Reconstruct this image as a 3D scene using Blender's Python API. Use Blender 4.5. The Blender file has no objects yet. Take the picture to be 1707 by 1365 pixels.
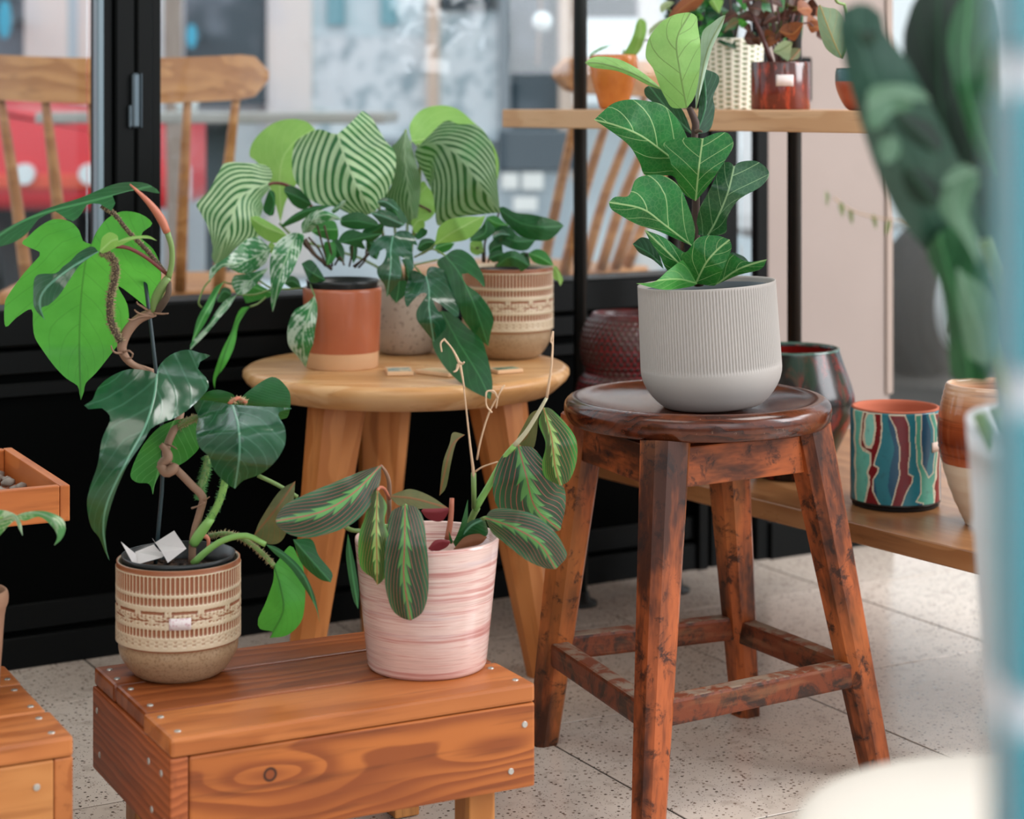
import bpy, bmesh, math, random
import numpy as np
from mathutils import Vector, Matrix, geometry
random.seed(7); rng = np.random.default_rng(7)
S = bpy.context.scene
COL = S.collection
PI = math.pi
# ------------------------------------------------------------ camera
F, CX, HV, CH = 3300.0, 853.5, 174.0, 0.80      # focal length, centre column, horizon row (1707x1365), camera height
cam = bpy.data.cameras.new('camera'); cam_o = bpy.data.objects.new('camera', cam); COL.objects.link(cam_o)
cam_o.location = (0, 0, CH); cam_o.rotation_euler = (PI/2, 0, 0)
cam.sensor_width = 36; cam.lens = F/1707*36; cam.shift_y = -(682.5-HV)/1707
cam.clip_start = .05; cam.clip_end = 200
cam.dof.use_dof = True; cam.dof.focus_distance = 2.25; cam.dof.aperture_fstop = 4.6
S.camera = cam_o
# ------------------------------------------------------------ world, lights, exposure
S.view_settings.view_transform = 'Standard'; S.view_settings.look = 'None'
S.view_settings.gamma = 1; S.view_settings.use_curve_mapping = False
S.view_settings.exposure = 0.0
W = bpy.data.worlds.new('overcast_sky'); S.world = W; W.use_nodes = True
bg = W.node_tree.nodes['Background']; bg.inputs[0].default_value = (.87, .94, 1, 1); bg.inputs[1].default_value = 1.75
def area(name, loc, target, sx, sy, power, color=(1, 1, 1)):
    l = bpy.data.lights.new(name, 'AREA'); l.shape = 'RECTANGLE'; l.size = sx; l.size_y = sy; l.energy = power; l.color = color
    o = bpy.data.objects.new(name, l); COL.objects.link(o); o.location = loc
    o.rotation_euler = (Vector(target)-Vector(loc)).to_track_quat('-Z', 'Y').to_euler(); return o
area('left_fill_lamp', (-.9, .9, 2.6), (.0, 2.5, .3), 1.6, 1.0, 17, (1, .94, .86))  # added fill lamp, unseen, overhead on the left
area('right_side_fill_lamp', (2.4, 2.35, 1.35), (.9, 2.75, 0), 1.6, 1.2, 78, (.96, .97, 1))  # added lamp at the right, aimed low to brighten the floor there
area('camera_side_fill_lamp', (1.2, -1.2, 1.6), (.1, 2.5, .4), 2.0, 1.6, 20, (.97, .98, 1))  # added fill behind the camera, standing in for an unseen shop front
area('right_overhead_fill_lamp', (1.5, 2.3, 2.65), (.9, 2.6, 0), 1.2, .8, 34, (1, .97, .93))  # second added overhead lamp, lifts the dim floor on the right
S.cycles.use_denoising = True
S.cycles.max_bounces = 8; S.cycles.transparent_max_bounces = 12; S.cycles.sample_clamp_indirect = 6
S.cycles.caustics_reflective = False; S.cycles.caustics_refractive = False
# ------------------------------------------------------------ helpers
def P(u, v, Y): return Vector(((u-CX)*Y/F, Y, CH-(v-HV)*Y/F))
def hexc(h):
    h = h.lstrip('#'); c = [int(h[i:i+2], 16)/255 for i in (0, 2, 4)]
    return tuple([x/12.92 if x <= .04045 else ((x+.055)/1.055)**2.4 for x in c]+[1])
WP = {}; WM = {}
def _link(o, parent, loc, M=None):
    COL.objects.link(o)
    loc = Vector(loc); M = M.copy() if M is not None else Matrix.Translation(loc)
    if M is not None: M = Matrix.Translation(loc)@M.to_quaternion().to_matrix().to_4x4()
    o.rotation_mode = 'QUATERNION'
    if parent is not None:
        o.parent = parent; L_ = WM[parent.name].inverted()@M
    else: L_ = M
    o.location = L_.translation; o.rotation_quaternion = L_.to_quaternion()
    WP[o.name] = loc; WM[o.name] = M
def empty(name, loc, label=None, cat=None, group=None, kind=None):
    o = bpy.data.objects.new(name, None); o.empty_display_size = .05; _link(o, None, loc); tag(o, label, cat, group, kind); return o
def reg(o): WP[o.name] = Vector(o.location); WM[o.name] = Matrix.Translation(o.location)
def tag(o, label=None, cat=None, group=None, kind=None):
    if label: o['label'] = label
    if cat: o['category'] = cat
    if group: o['group'] = group
    if kind: o['kind'] = kind
    return o
def mkmesh(name, verts, faces, mat=None, smooth=True):
    me = bpy.data.meshes.new(name); me.from_pydata([tuple(v) for v in verts], [], faces)
    if mat: me.materials.append(mat)
    if smooth: me.polygons.foreach_set('use_smooth', [True]*len(me.polygons))
    me.update(); return me
def obj(name, verts, faces, mat, parent=None, origin=None, smooth=True):
    """verts in world space; origin = where the object's own origin goes"""
    if origin is None: origin = WP[parent.name] if parent is not None else Vector((0, 0, 0))
    origin = Vector(origin)
    if isinstance(verts, np.ndarray): vv = verts-np.array(origin)
    else: vv = [Vector(v)-origin for v in verts]
    o = bpy.data.objects.new(name, mkmesh(name, vv, faces, mat, smooth)); _link(o, parent, origin); return o
def bmo(name, bm, mat, parent=None, M=None, smooth=False, sub=0, auto=None):
    """bm in local space, M world matrix"""
    me = bpy.data.meshes.new(name); bm.to_mesh(me); bm.free(); me.materials.append(mat)
    if smooth: me.polygons.foreach_set('use_smooth', [True]*len(me.polygons))
    return place(name, me, parent, M)
def place(name, me, parent=None, M=None):
    o = bpy.data.objects.new(name, me); M = M or Matrix()
    _link(o, parent, M.translation, M); return o
def boxbm(sx, sy, sz, bev=.002, seg=2, bm=None, off=(0, 0, 0), M=None):
    bm = bm or bmesh.new()
    r = bmesh.ops.create_cube(bm, size=1)
    for v in r['verts']: v.co = Vector((v.co.x*sx, v.co.y*sy, v.co.z*sz))
    if bev > 0:
        es = list({e for v in r['verts'] for e in v.link_edges})
        g = bmesh.ops.bevel(bm, geom=es, offset=bev, segments=seg, profile=.6, affect='EDGES')
        vs = {v for f in g['faces'] for v in f.verts} | {v for v in r['verts'] if v.is_valid}
    else: vs = set(r['verts'])
    for v in vs:
        v.co = v.co+Vector(off)
        if M: v.co = M@v.co
    return bm
def frame(x, loc, up=(0, 0, 1)):
    """matrix with local X along x, Z near up"""
    x = Vector(x).normalized(); y = Vector(up).cross(x).normalized(); z = x.cross(y)
    M = Matrix((x, y, z)).transposed().to_4x4(); M.translation = Vector(loc); return M
def board(name, sx, sy, sz, loc, x=(1, 0, 0), mat=None, parent=None, bev=.002, up=(0, 0, 1), seg=2):
    return bmo(name, boxbm(sx, sy, sz, bev, seg), mat, parent, frame(x, loc, up))
def lathe_data(prof, n=64, disp=None, closed=False):
    """prof [(r,z)], disp(theta,i,r,z)->dr"""
    V = []; Fs = []; th = np.linspace(0, 2*PI, n, endpoint=False)
    for i, (r, z) in enumerate(prof):
        rr = np.full(n, r) if disp is None else r+disp(th, i, r, z)
        V.append(np.stack([rr*np.cos(th), rr*np.sin(th), np.full(n, z)], 1))
    V = np.concatenate(V)
    for i in range(len(prof)-1):
        for j in range(n):
            k = (j+1) % n; Fs.append((i*n+j, i*n+k, (i+1)*n+k, (i+1)*n+j))
    return V, Fs
def smoothprof(pts, m=6):
    """Catmull-Rom resample of a polyline"""
    p = [np.array(q, float) for q in pts]; out = []
    for i in range(len(p)-1):
        a = p[i-1] if i > 0 else 2*p[0]-p[1]; b = p[i]; c = p[i+1]; d = p[i+2] if i+2 < len(p) else 2*p[-1]-p[-2]
        for k in range(m):
            t = k/m
            out.append(.5*((2*b)+(-a+c)*t+(2*a-5*b+4*c-d)*t*t+(-a+3*b-3*c+d)*t**3))
    out.append(p[-1]); return out
def lathe(name, prof, mat, parent, loc, n=64, disp=None, tilt=None, smooth=True):
    V, Fs = lathe_data(prof, n, disp)
    if tilt is not None:
        R = np.array(tilt.to_3x3()); V = V@R.T
    o = obj(name, V+np.array(loc), Fs, mat, parent, origin=loc, smooth=smooth); return o
def disc(name, r, z, mat, parent, loc, n=48, bump=0, tilt=None, rings=6):
    V = [(0, 0, z)]; Fs = []
    for k in range(1, rings+1):
        for j in range(n):
            a = 2*PI*j/n; V.append((r*k/rings*math.cos(a), r*k/rings*math.sin(a), z+(random.uniform(-1, 1)*bump if k < rings else 0)))
    for j in range(n): Fs.append((0, 1+j, 1+(j+1) % n))
    for k in range(rings-1):
        for j in range(n):
            a = 1+k*n; Fs.append((a+j, a+n+j, a+n+(j+1) % n, a+(j+1) % n))
    V = np.array(V)
    if tilt is not None: V = V@np.array(tilt.to_3x3()).T
    return obj(name, V+np.array(loc), Fs, mat, parent, origin=loc)
def tube_data(pts, rad, n=8, cap=True, smooth=3):
    if smooth > 1 and len(pts) > 2:
        q = smoothprof([(p[0], p[1], p[2], r) for p, r in zip(pts, rad)], smooth)
        pts = [Vector(a[:3]) for a in q]; rad = [max(a[3], 1e-5) for a in q]
    pts = [Vector(p) for p in pts]; V = []; Fs = []; up = Vector((0.13, -.3, .95)).normalized(); prev = None
    for i, p in enumerate(pts):
        t = (pts[min(i+1, len(pts)-1)]-pts[max(i-1, 0)])
        t = t.normalized() if t.length > 1e-9 else Vector((0, 0, 1))
        if prev is None:
            a = t.cross(up); a = a.normalized() if a.length > 1e-3 else t.cross(Vector((1, 0, 0))).normalized()
        else:
            a = (prev-t*prev.dot(t)).normalized()
        prev = a; b = t.cross(a)
        for j in range(n):
            th = 2*PI*j/n; V.append(p+(a*math.cos(th)+b*math.sin(th))*rad[i])
    for i in range(len(pts)-1):
        for j in range(n):
            k = (j+1) % n; Fs.append((i*n+j, i*n+k, (i+1)*n+k, (i+1)*n+j))
    if cap: Fs.append(tuple(range(n))[::-1]); Fs.append(tuple((len(pts)-1)*n+j for j in range(n)))
    return V, Fs
def tube(name, pts, rad, mat, parent, n=8, smooth=3):
    if not hasattr(rad, '__len__'): rad = [rad]*len(pts)
    if len(rad) == 2 and len(pts) > 2: rad = [rad[0]+(rad[1]-rad[0])*i/(len(pts)-1) for i in range(len(pts))]
    V, Fs = tube_data(pts, rad, n, True, smooth); return obj(name, V, Fs, mat, parent, origin=None)
def copy_tree(o, parent=None, delta=(0, 0, 0)):
    c = o.copy(); COL.objects.link(c); c.parent = parent; WP[c.name] = WP[o.name]+Vector(delta)
    if parent is None: c.location = o.location+Vector(delta)
    for ch in list(o.children): copy_tree(ch, c, delta)
    return c
# ------------------------------------------------------------ node helper
class G:
    def __init__(s, name, rough=.5, spec=.5):
        s.mat = bpy.data.materials.new(name); s.mat.use_nodes = True; s.nt = s.mat.node_tree
        s.b = s.nt.nodes['Principled BSDF']; s.out = s.nt.nodes['Material Output']
        s.b.inputs['Roughness'].default_value = rough; s.b.inputs['Specular IOR Level'].default_value = spec
    def _set(s, sock, val):
        if isinstance(val, bpy.types.NodeSocket): s.nt.links.new(val, sock)
        elif val is not None: sock.default_value = val
    def n(s, typ, out=0, props=None, **inp):
        nd = s.nt.nodes.new(typ)
        for k, v in (props or {}).items(): setattr(nd, k, v)
        for k, v in inp.items():
            k = k.replace('_', ' ')
            s._set(nd.inputs[int(k[1:])] if k[0] == 'i' and k[1:].isdigit() else nd.inputs[k], v)
        return nd.outputs[out]
    def m(s, op, a, b=None, c=None, clamp=False):
        nd = s.nt.nodes.new('ShaderNodeMath'); nd.operation = op; nd.use_clamp = clamp
        s._set(nd.inputs[0], a); s._set(nd.inputs[1], b)
        if c is not None: s._set(nd.inputs[2], c)
        return nd.outputs[0]
    def add(s, a, b): return s.m('ADD', a, b)
    def mul(s, a, b): return s.m('MULTIPLY', a, b)
    def sub(s, a, b): return s.m('SUBTRACT', a, b)
    def ss(s, x, a, b):          # smooth step
        nd = s.nt.nodes.new('ShaderNodeMapRange'); nd.interpolation_type = 'SMOOTHSTEP'
        s._set(nd.inputs[0], x); s._set(nd.inputs[1], a); s._set(nd.inputs[2], b); s._set(nd.inputs[3], 0.0); s._set(nd.inputs[4], 1.0); return nd.outputs[0]
    def mix(s, f, a, b, bt='MIX'):
        nd = s.nt.nodes.new('ShaderNodeMix'); nd.data_type = 'RGBA'; nd.blend_type = bt; nd.clamp_factor = True
        s._set(nd.inputs[0], f); s._set(nd.inputs[6], a); s._set(nd.inputs[7], b); return nd.outputs[2]
    def co(s, scale=(1, 1, 1), kind='Object', rnd=True, loc=(0, 0, 0)):
        o = s.n('ShaderNodeTexCoord', out=kind) if False else None
        nd = s.nt.nodes.new('ShaderNodeTexCoord'); o = nd.outputs[kind]
        if rnd:
            r = s.nt.nodes.new('ShaderNodeObjectInfo').outputs['Random']
            k = s.nt.nodes.new('ShaderNodeVectorMath'); k.operation = 'ADD'; s.nt.links.new(o, k.inputs[0])
            s.nt.links.new(s.mul(r, 7.0), k.inputs[1]); o = k.outputs[0]
        mp = s.nt.nodes.new('ShaderNodeMapping'); s.nt.links.new(o, mp.inputs[0]); mp.inputs[3].default_value = scale; mp.inputs[1].default_value = loc
        return mp.outputs[0]
    def noise(s, vec, scale=5, detail=3, rough=.5, dist=0, out=0):
        return s.n('ShaderNodeTexNoise', out=out, Vector=vec, Scale=scale, Detail=detail, Roughness=rough, Distortion=dist)
    def vor(s, vec, scale=5, out='Distance', feature='F1', rnd=1.0):
        return s.n('ShaderNodeTexVoronoi', out=out, props={'feature': feature}, Vector=vec, Scale=scale, Randomness=rnd)
    def xyz(s, vec):
        nd = s.nt.nodes.new('ShaderNodeSeparateXYZ'); s.nt.links.new(vec, nd.inputs[0]); return nd.outputs
    def vec(s, x, y, z): return s.n('ShaderNodeCombineXYZ', X=x, Y=y, Z=z)
    def ramp(s, f, stops):
        nd = s.nt.nodes.new('ShaderNodeValToRGB'); s._set(nd.inputs[0], f); e = nd.color_ramp.elements
        while len(e) < len(stops): e.new(.5)
        for i, (p, c) in enumerate(stops): e[i].position = p; e[i].color = hexc(c) if isinstance(c, str) else c
        return nd.outputs[0]
    def base(s, c): s._set(s.b.inputs['Base Color'], hexc(c) if isinstance(c, str) else c); return s
    def rough(s, r): s._set(s.b.inputs['Roughness'], r); return s
    def bump(s, h, strength=.3, dist=.002):
        nd = s.nt.nodes.new('ShaderNodeBump'); s._set(nd.inputs['Height'], h); nd.inputs['Strength'].default_value = strength; nd.inputs['Distance'].default_value = dist
        s.nt.links.new(nd.outputs[0], s.b.inputs['Normal']); return s
    def attr(s, name, out='Fac'):
        nd = s.nt.nodes.new('ShaderNodeAttribute'); nd.attribute_name = name; return nd.outputs[out]
def plain(name, c, rough=.5, spec=.5, metal=0, noise=0, nscale=30):
    g = G(name, rough, spec); g.b.inputs['Metallic'].default_value = metal
    if noise:
        v = g.co(); n = g.noise(v, nscale, 4, .6)
        h = hexc(c); d = tuple([x*(1-noise) for x in h[:3]]+[1]); l = tuple([min(1, x*(1+noise)) for x in h[:3]]+[1])
        g.base(g.mix(n, d, l)); g.bump(n, .15, .001)
    else: g.base(c)
    return g.mat
def pine(name, light, mid, dark, knots=(), fx=1.0, rings=34, rough=.42, spec=.4, axis=2, gloss_noise=True, rot=0, namp=5.0, dstr=.45):
    """boards with the grain along local X; figure drawn across local Z (axis=2) or Y (axis=1)"""
    g = G(name, rough, spec); v = g.co(rnd=not knots); x, y, z = g.xyz(v)
    a = z if axis == 2 else y; o = y if axis == 2 else z
    n1 = g.noise(g.vec(g.mul(x, 2.6*fx), g.mul(a, 9.0), g.mul(o, 9.0)), 1.0, 3, .55)
    n2 = g.noise(g.vec(g.mul(x, 6.0), g.mul(a, 90.0), g.mul(o, 90.0)), 1.0, 3, .6)
    ph = g.add(g.mul(a, float(rings)), g.mul(n1, namp))
    ph = g.add(ph, g.mul(o, 14.0))
    kd = None
    for kx, ka, kr in knots:
        dx = g.mul(g.sub(x, kx), .24); da = g.sub(a, ka)
        d = g.m('SQRT', g.add(g.mul(dx, dx), g.mul(da, da)))
        w = g.m('EXPONENT', g.mul(g.mul(d, d), -1/(kr*kr*4)))
        ph = g.add(ph, g.mul(w, 2.2))
        if kr < 0: continue
        dr = g.m('SQRT', g.add(g.mul(g.sub(x, kx), g.sub(x, kx)), g.mul(da, da)))
        k1 = g.sub(1.0, g.ss(dr, kr*.55, kr*.75)); k2 = g.mul(g.ss(dr, kr*.5, kr*.7), g.sub(1.0, g.ss(dr, kr*.8, kr*1.1)))
        kk = (k1, k2); kd = kk if kd is None else (g.m('MAXIMUM', kd[0], k1), g.m('MAXIMUM', kd[1], k2))
    fr = g.m('FRACT', ph); sw = g.mul(g.ss(fr, .1, .8), g.sub(1.0, g.ss(fr, .88, .99)))
    tone = g.noise(g.vec(g.mul(x, 3.0), g.mul(a, 12.0), g.mul(o, 12.0)), 1.0, 2, .5)
    c = g.mix(g.mul(sw, .85), hexc(light), hexc(mid)); c = g.mix(g.ss(tone, .45, .8), c, hexc(mid))
    c = g.mix(g.mul(g.ss(n2, .50, .72), dstr), c, hexc(dark))
    r = g.nt.nodes.new('ShaderNodeObjectInfo').outputs['Random']; c = g.mix(g.mul(r, .25), c, hexc(mid))
    if kd is not None:
        c = g.mix(kd[0], c, hexc(mid)); c = g.mix(kd[1], c, hexc('#3a1c0c'))
    g.base(c); g.bump(g.add(g.mul(sw, -.4), n2), .18, .001)
    rn = g.noise(g.vec(g.mul(x, 8.0), g.mul(a, 30.0), o), 1, 3); g.rough(g.add(rough-.1, g.mul(rn, .22)))
    return g.mat
# ============================================================ STRUCTURE
# floor: terrazzo tiles
def terrazzo():
    g = G('terrazzo', .2, .8); v = g.co(rnd=True)
    n = g.noise(v, 6, 3, .6); n2 = g.noise(v, 45, 3, .6)
    c = g.mix(n, hexc('#cfbfb0'), hexc('#e0d5ca')); c = g.mix(g.ss(n2, .5, .75), c, hexc('#bfb1a4'))
    d1 = g.vor(v, 125); col = g.vor(v, 125, out='Color'); cs = g.nt.nodes.new('ShaderNodeSeparateColor'); g.nt.links.new(col, cs.inputs[0])
    m1 = g.mul(g.sub(1.0, g.ss(d1, .18, .30)), g.ss(cs.outputs[0], .40, .46))
    c = g.mix(m1, c, g.mix(cs.outputs[1], hexc('#39302a'), hexc('#7c6757')))
    d2 = g.vor(v, 330); col2 = g.vor(v, 330, out='Color'); cs2 = g.nt.nodes.new('ShaderNodeSeparateColor'); g.nt.links.new(col2, cs2.inputs[0])
    c = g.mix(g.mul(g.sub(1.0, g.ss(d2, .2, .34)), g.ss(cs2.outputs[0], .62, .7)), c, hexc('#5a4d44'))
    r = g.nt.nodes.new('ShaderNodeObjectInfo').outputs['Random']; c = g.mix(g.mul(r, .16), c, hexc('#a89b90'))
    g.base(c); g.rough(g.add(.13, g.mul(n2, .12))); return g.mat
MT = terrazzo()
fl = empty('floor', (0, 0, 0), kind='structure')
obj('grout_bed', [(-3.2, -2.6, -.0012), (3.2, -2.6, -.0012), (3.2, 6.6, -.0012), (-3.2, 6.6, -.0012), (-3.2, -2.6, -.06), (3.2, -2.6, -.06), (3.2, 6.6, -.06), (-3.2, 6.6, -.06)],
    [(0, 1, 2, 3), (7, 6, 5, 4), (0, 4, 5, 1), (1, 5, 6, 2), (2, 6, 7, 3), (3, 7, 4, 0)], plain('grout', '#35302b', .9), fl, smooth=False)
e1 = Vector((.8746, .4848, 0)); e2 = Vector((.4848, -.8746, 0))
WA = Vector((-.725, 2.80, 0)); WD = Vector((.860, .510, 0)).normalized(); WN = Vector((WD.y, -WD.x, 0))
tile_me = None; tq = frame(e1, (0, 0, 0))
for i in range(-8, 9):
    for j in range(-9, 7):
        c = e1*(1.645+.4*(i+.5))+e2*(-2.206+.4*(j+.5))
        if (c-WA).dot(WN) < -.16 or abs(c.x) > 2.1 or c.y < .9: continue
        if tile_me is None:
            b = boxbm(.3965, .3965, .02, .0004, 1); tile_me = bpy.data.meshes.new('tile'); b.to_mesh(tile_me); b.free(); tile_me.materials.append(MT)
        M = tq.copy(); M.translation = (c.x, c.y, -.0100); place('tile', tile_me, fl, M)
# window wall
MB = plain('black_paint', '#040606', .5, .12); MBK = plain('black_panel', '#030404', .75, .03)
MG = plain('grey_aluminium', '#6d7f88', .4, .5); MHN = plain('hinge_metal', '#5b6870', .35, .5, .6)
def wpt(s, o, z): return WA+WD*s+WN*o+Vector((0, 0, z))
def wbox(name, s0, s1, o0, o1, z0, z1, mat, parent=None, bev=.002):
    c = wpt((s0+s1)/2, (o0+o1)/2, (z0+z1)/2)
    M = frame(WD, c)
    return bmo(name, boxbm(s1-s0, abs(o1-o0), z1-z0, bev, 1), mat, parent, M)
wf = empty('wall_front', wpt(0, 0, 0), kind='structure')
wbox('lower_panel', -2.2, 1.222, -.06, 0, 0, .455, MBK, wf)
wbox('kick_rail', -2.2, 1.222, 0, .012, .0, .045, MB, wf); wbox('kick_rail', -2.2, 1.222, 0, .006, .052, .09, MB, wf)
wbox('panel_rail', -2.2, 1.222, 0, .010, .385, .405, MB, wf); wbox('panel_rail', -2.2, 1.222, 0, .014, .418, .452, MB, wf)
wbox('window_sill', -2.2, 1.222, -.07, .022, .457, .51, MB, wf, .004)
wbox('lintel', -2.2, 4.5, -.06, .01, 2.45, 2.8, MB, wf)
m1 = empty('trim_1', wpt(.19, 0, .51), kind='structure')
wbox('frame_profile', .138, .148, -.004, .016, .511, 2.45, MG, m1); wbox('frame_profile', .1495, .166, -.05, .004, .511, 2.45, MB, m1)
wbox('frame_profile', .1665, .197, -.05, .012, .511, 2.45, MB, m1, .003); wbox('frame_profile', .1985, .224, -.05, .012, .511, 2.45, MB, m1, .003)
wbox('frame_profile', .2245, .2395, -.055, .003, .511, 2.45, MB, m1)
zt, zb = .8+(174-122)*2.9/F, .8+(174-213)*2.9/F
hg = wbox('hinge', .1895, .201, .0125, .021, zb, zt, MHN, m1, .003)
wbox('hinge_pin', .185, .190, .0125, .019, zb, zb+(zt-zb)*.42, MHN, m1, .002); wbox('hinge_pin', .204, .2065, .0125, .015, zb, zt, MHN, m1, .001)
m2 = empty('trim_2', wpt(1.22, 0, 0), kind='structure')
wbox('frame_post', 1.205, 1.225, -.06, .02, .0, 2.45, MB, m2); wbox('frame_post', 1.236, 1.294, -.06, .012, .0, 2.45, MB, m2)
wbox('frame_post', 1.335, 1.361, -.006, .012, .0, 2.45, MB, m2); wbox('threshold', 1.226, 1.335, -.05, .0, 0, .05, MB, m2)
# glass
def glass():
    g = G('window_glass'); nt = g.nt
    t = nt.nodes.new('ShaderNodeBsdfTransparent'); t.inputs[0].default_value = (.97, .985, .985, 1); gl = nt.nodes.new('ShaderNodeBsdfGlossy'); gl.inputs['Roughness'].default_value = .02
    fr = nt.nodes.new('ShaderNodeFresnel'); fr.inputs[0].default_value = 1.45; mx = nt.nodes.new('ShaderNodeMixShader')
    nt.links.new(g.mul(fr.outputs[0], .35), mx.inputs[0]); nt.links.new(t.outputs[0], mx.inputs[1]); nt.links.new(gl.outputs[0], mx.inputs[2]); nt.links.new(mx.outputs[0], g.out.inputs[0]); return g.mat
MGL = glass()
wbox('window_1', -2.2, .138, -.034, -.028, .511, 2.45, MGL, None, 0)['kind'] = 'structure'
wbox('window_2', .2395, 1.205, -.034, -.028, .511, 2.45, MGL, None, 0)['kind'] = 'structure'
wbox('window_3', 1.2945, 1.3345, -.034, -.028, .05, 2.45, MGL, None, 0)['kind'] = 'structure'
# beige pier + far opening
def plaster():
    g = G('beige_plaster', .85, .2); v = g.co(rnd=False); n = g.noise(v, 3, 4, .6); n2 = g.noise(v, 60, 3)
    g.base(g.mix(n, hexc('#8c807a'), hexc('#978b85'))); g.bump(n2, .1, .002); return g.mat
MPL = plaster()
wr = empty('wall_pier', wpt(1.5, 0, 0), kind='structure')
wbox('pier', 1.361, 1.645, -.022, .008, .065, 2.45, MPL, wr, .003); wbox('baseboard', 1.361, 1.645, -.06, .02, 0, .065, MB, wr, .002)
wbox('pier_edge', 1.632, 1.647, .008, .014, .27, 2.45, plain('raw_plaster_edge', '#94857c', .9), wr, .001)
wbox('window_4', 1.66, 4.4, -.034, -.028, .06, 2.45, MGL, None, 0)['kind'] = 'structure'
wbox('threshold', 1.647, 4.5, -.06, .01, 0, .055, plain('pale_threshold', '#c9cdd0', .6), wr)
# ceiling and side walls behind and above the camera
MW = plain('white_wall', '#d8d2cb', .9, .2)
ce = [Vector((-2.6, -2.4, 0)), Vector((2.6, -2.4, 0)), wpt(3.6, 0, 0), wpt(-2.2, 0, 0)]
obj('ceiling', [(p.x, p.y, 2.8) for p in ce]+[(p.x, p.y, 2.9) for p in ce], [(0, 1, 2, 3), (7, 6, 5, 4), (0, 4, 5, 1), (1, 5, 6, 2), (2, 6, 7, 3), (3, 7, 4, 0)], MW, smooth=False)['kind'] = 'structure'
def slab(name, a, b, th, z0, z1, mat):
    a = Vector(a); b = Vector(b); d = (b-a).normalized(); nn = Vector((-d.y, d.x, 0))*th; q = [a, b, b+nn, a+nn]
    o = obj(name, [(p.x, p.y, z) for z in (z0, z1) for p in q], [(3, 2, 1, 0), (4, 5, 6, 7), (0, 1, 5, 4), (1, 2, 6, 5), (2, 3, 7, 6), (3, 0, 4, 7)], mat, smooth=False); o['kind'] = 'structure'; return o
pl = wpt(-2.2, 0, 0)
slab('wall_left', (-2.6, -2.4, 0), (pl.x-.02, pl.y-.1, 0), .1, 0, 2.8, MW)
slab('wall_right', (2.6, 4.35, 0), (2.6, 2.6, 0), .1, 0, 2.8, MW)

# ============================================================ OUTSIDE
def pavement():
    g = G('pavement', .8, .3); v = g.co(rnd=False); n = g.noise(v, 2.5, 4, .6)
    g.base(g.mix(n, hexc('#b9c3c8'), hexc('#d2d9db'))); return g.mat
o = obj('pavement', [(-30, 2, -.065), (30, 2, -.065), (30, 40, -.065), (-30, 40, -.065)], [(0, 1, 2, 3)], pavement(), smooth=False); o['kind'] = 'structure'
YF = 9.0
def frect(name, u0, u1, v0, v1, dy, th, mat, parent, bev=0):
    Y = YF-dy; a = P(u0, v0, Y); b = P(u1, v1, Y)
    return bmo(name, boxbm(abs(b.x-a.x), th, abs(a.z-b.z), bev, 1), mat, parent, Matrix.Translation(((a.x+b.x)/2, Y+th/2, (a.z+b.z)/2)))
fac = empty('shopfront_building', (0, YF, 0), 'pale shopfront building across the street with blue posters', 'building')
def pap(name, a, b, sc=4, amt=(.45, .6)):
    g = G(name, .7, .3); v = g.co(rnd=False); n = g.noise(v, sc, 3, .55); g.base(g.mix(g.ss(n, amt[0], amt[1]), hexc(a), hexc(b))); return g.mat
MF0 = pap('pale_render', '#c3ccd0', '#d3dadb', 1.2); MCR = pap('cream_stone', '#dcd5cf', '#d2cfce', 2); MSL = pap('dark_window', '#3c4a52', '#66707a', 2.5)
MPO = pap('poster_print', '#d3dadd', '#98a9b0', 9, (.46, .66)); MPB = pap('poster_plain', '#c8d6db', '#bccfd4', 3); MTN = plain('tan_post', '#cdb6a4', .7); MTE = plain('teal_panel', '#6fa0aa', .6)
frect('wall', -1700, 3000, -700, 470, 0, .3, MF0, fac)
for a, b in ((40, 112), (130, 157), (445, 520), (1064, 1100)): frect('pilaster', a, b, -700, 460, .1, .1, MCR, fac)
frect('pilaster', 112, 130, -700, 460, .08, .08, plain('pale_blue_strip', '#b9cdd6', .7), fac)
for a, b in ((712, 731), (932, 956)): frect('mullion', a, b, -700, 300, .12, .12, MTN, fac)
frect('mullion', 831, 850, -700, 300, .11, .1, plain('grey_post', '#8d9499', .7), fac)
for a, b, c, d in ((-500, 40, -700, 330), (308, 444, -700, 175), (851, 932, -700, 230), (956, 1064, -700, 30)):
    w_ = frect('window', a, b, c, d, .06, .05, MSL, fac)
for a, b, c, d in ((520, 712, 46, 60), (520, 712, 60, 225), (732, 831, 18, 225)): frect('poster', a, b, c, d, .08, .02, MPB if d == 60 else MPO, fac)
frect('poster', 520, 712, -300, 46, .08, .02, MPB, fac)
for a in (545, 634): frect('poster_panel', a, a+28, -60, 42, .11, .02, MTE, fac)
frect('poster_panel', 736, 818, -200, 14, .11, .02, plain('dark_panel', '#3c454c', .7), fac)
frect('letter_box', 956, 1064, 30, 175, .1, .08, plain('white_panel', '#eef3f3', .7), fac)
frect('ledge', 440, 850, 226, 234, .2, .2, plain('pale_ledge', '#aebac0', .7), fac)
def ball(name, c, r, mat, parent=None, sc=(1, 1, 1), seg=16, origin=None):
    bm = bmesh.new(); bmesh.ops.create_uvsphere(bm, u_segments=seg, v_segments=max(6, seg*2//3), radius=r)
    for v in bm.verts: v.co = Vector((v.co.x*sc[0], v.co.y*sc[1], v.co.z*sc[2]))
    return bmo(name, bm, mat, parent, Matrix.Translation(c), smooth=True)
MCY = plain('cyan_enamel', '#2fa9c8', .4)
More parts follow.
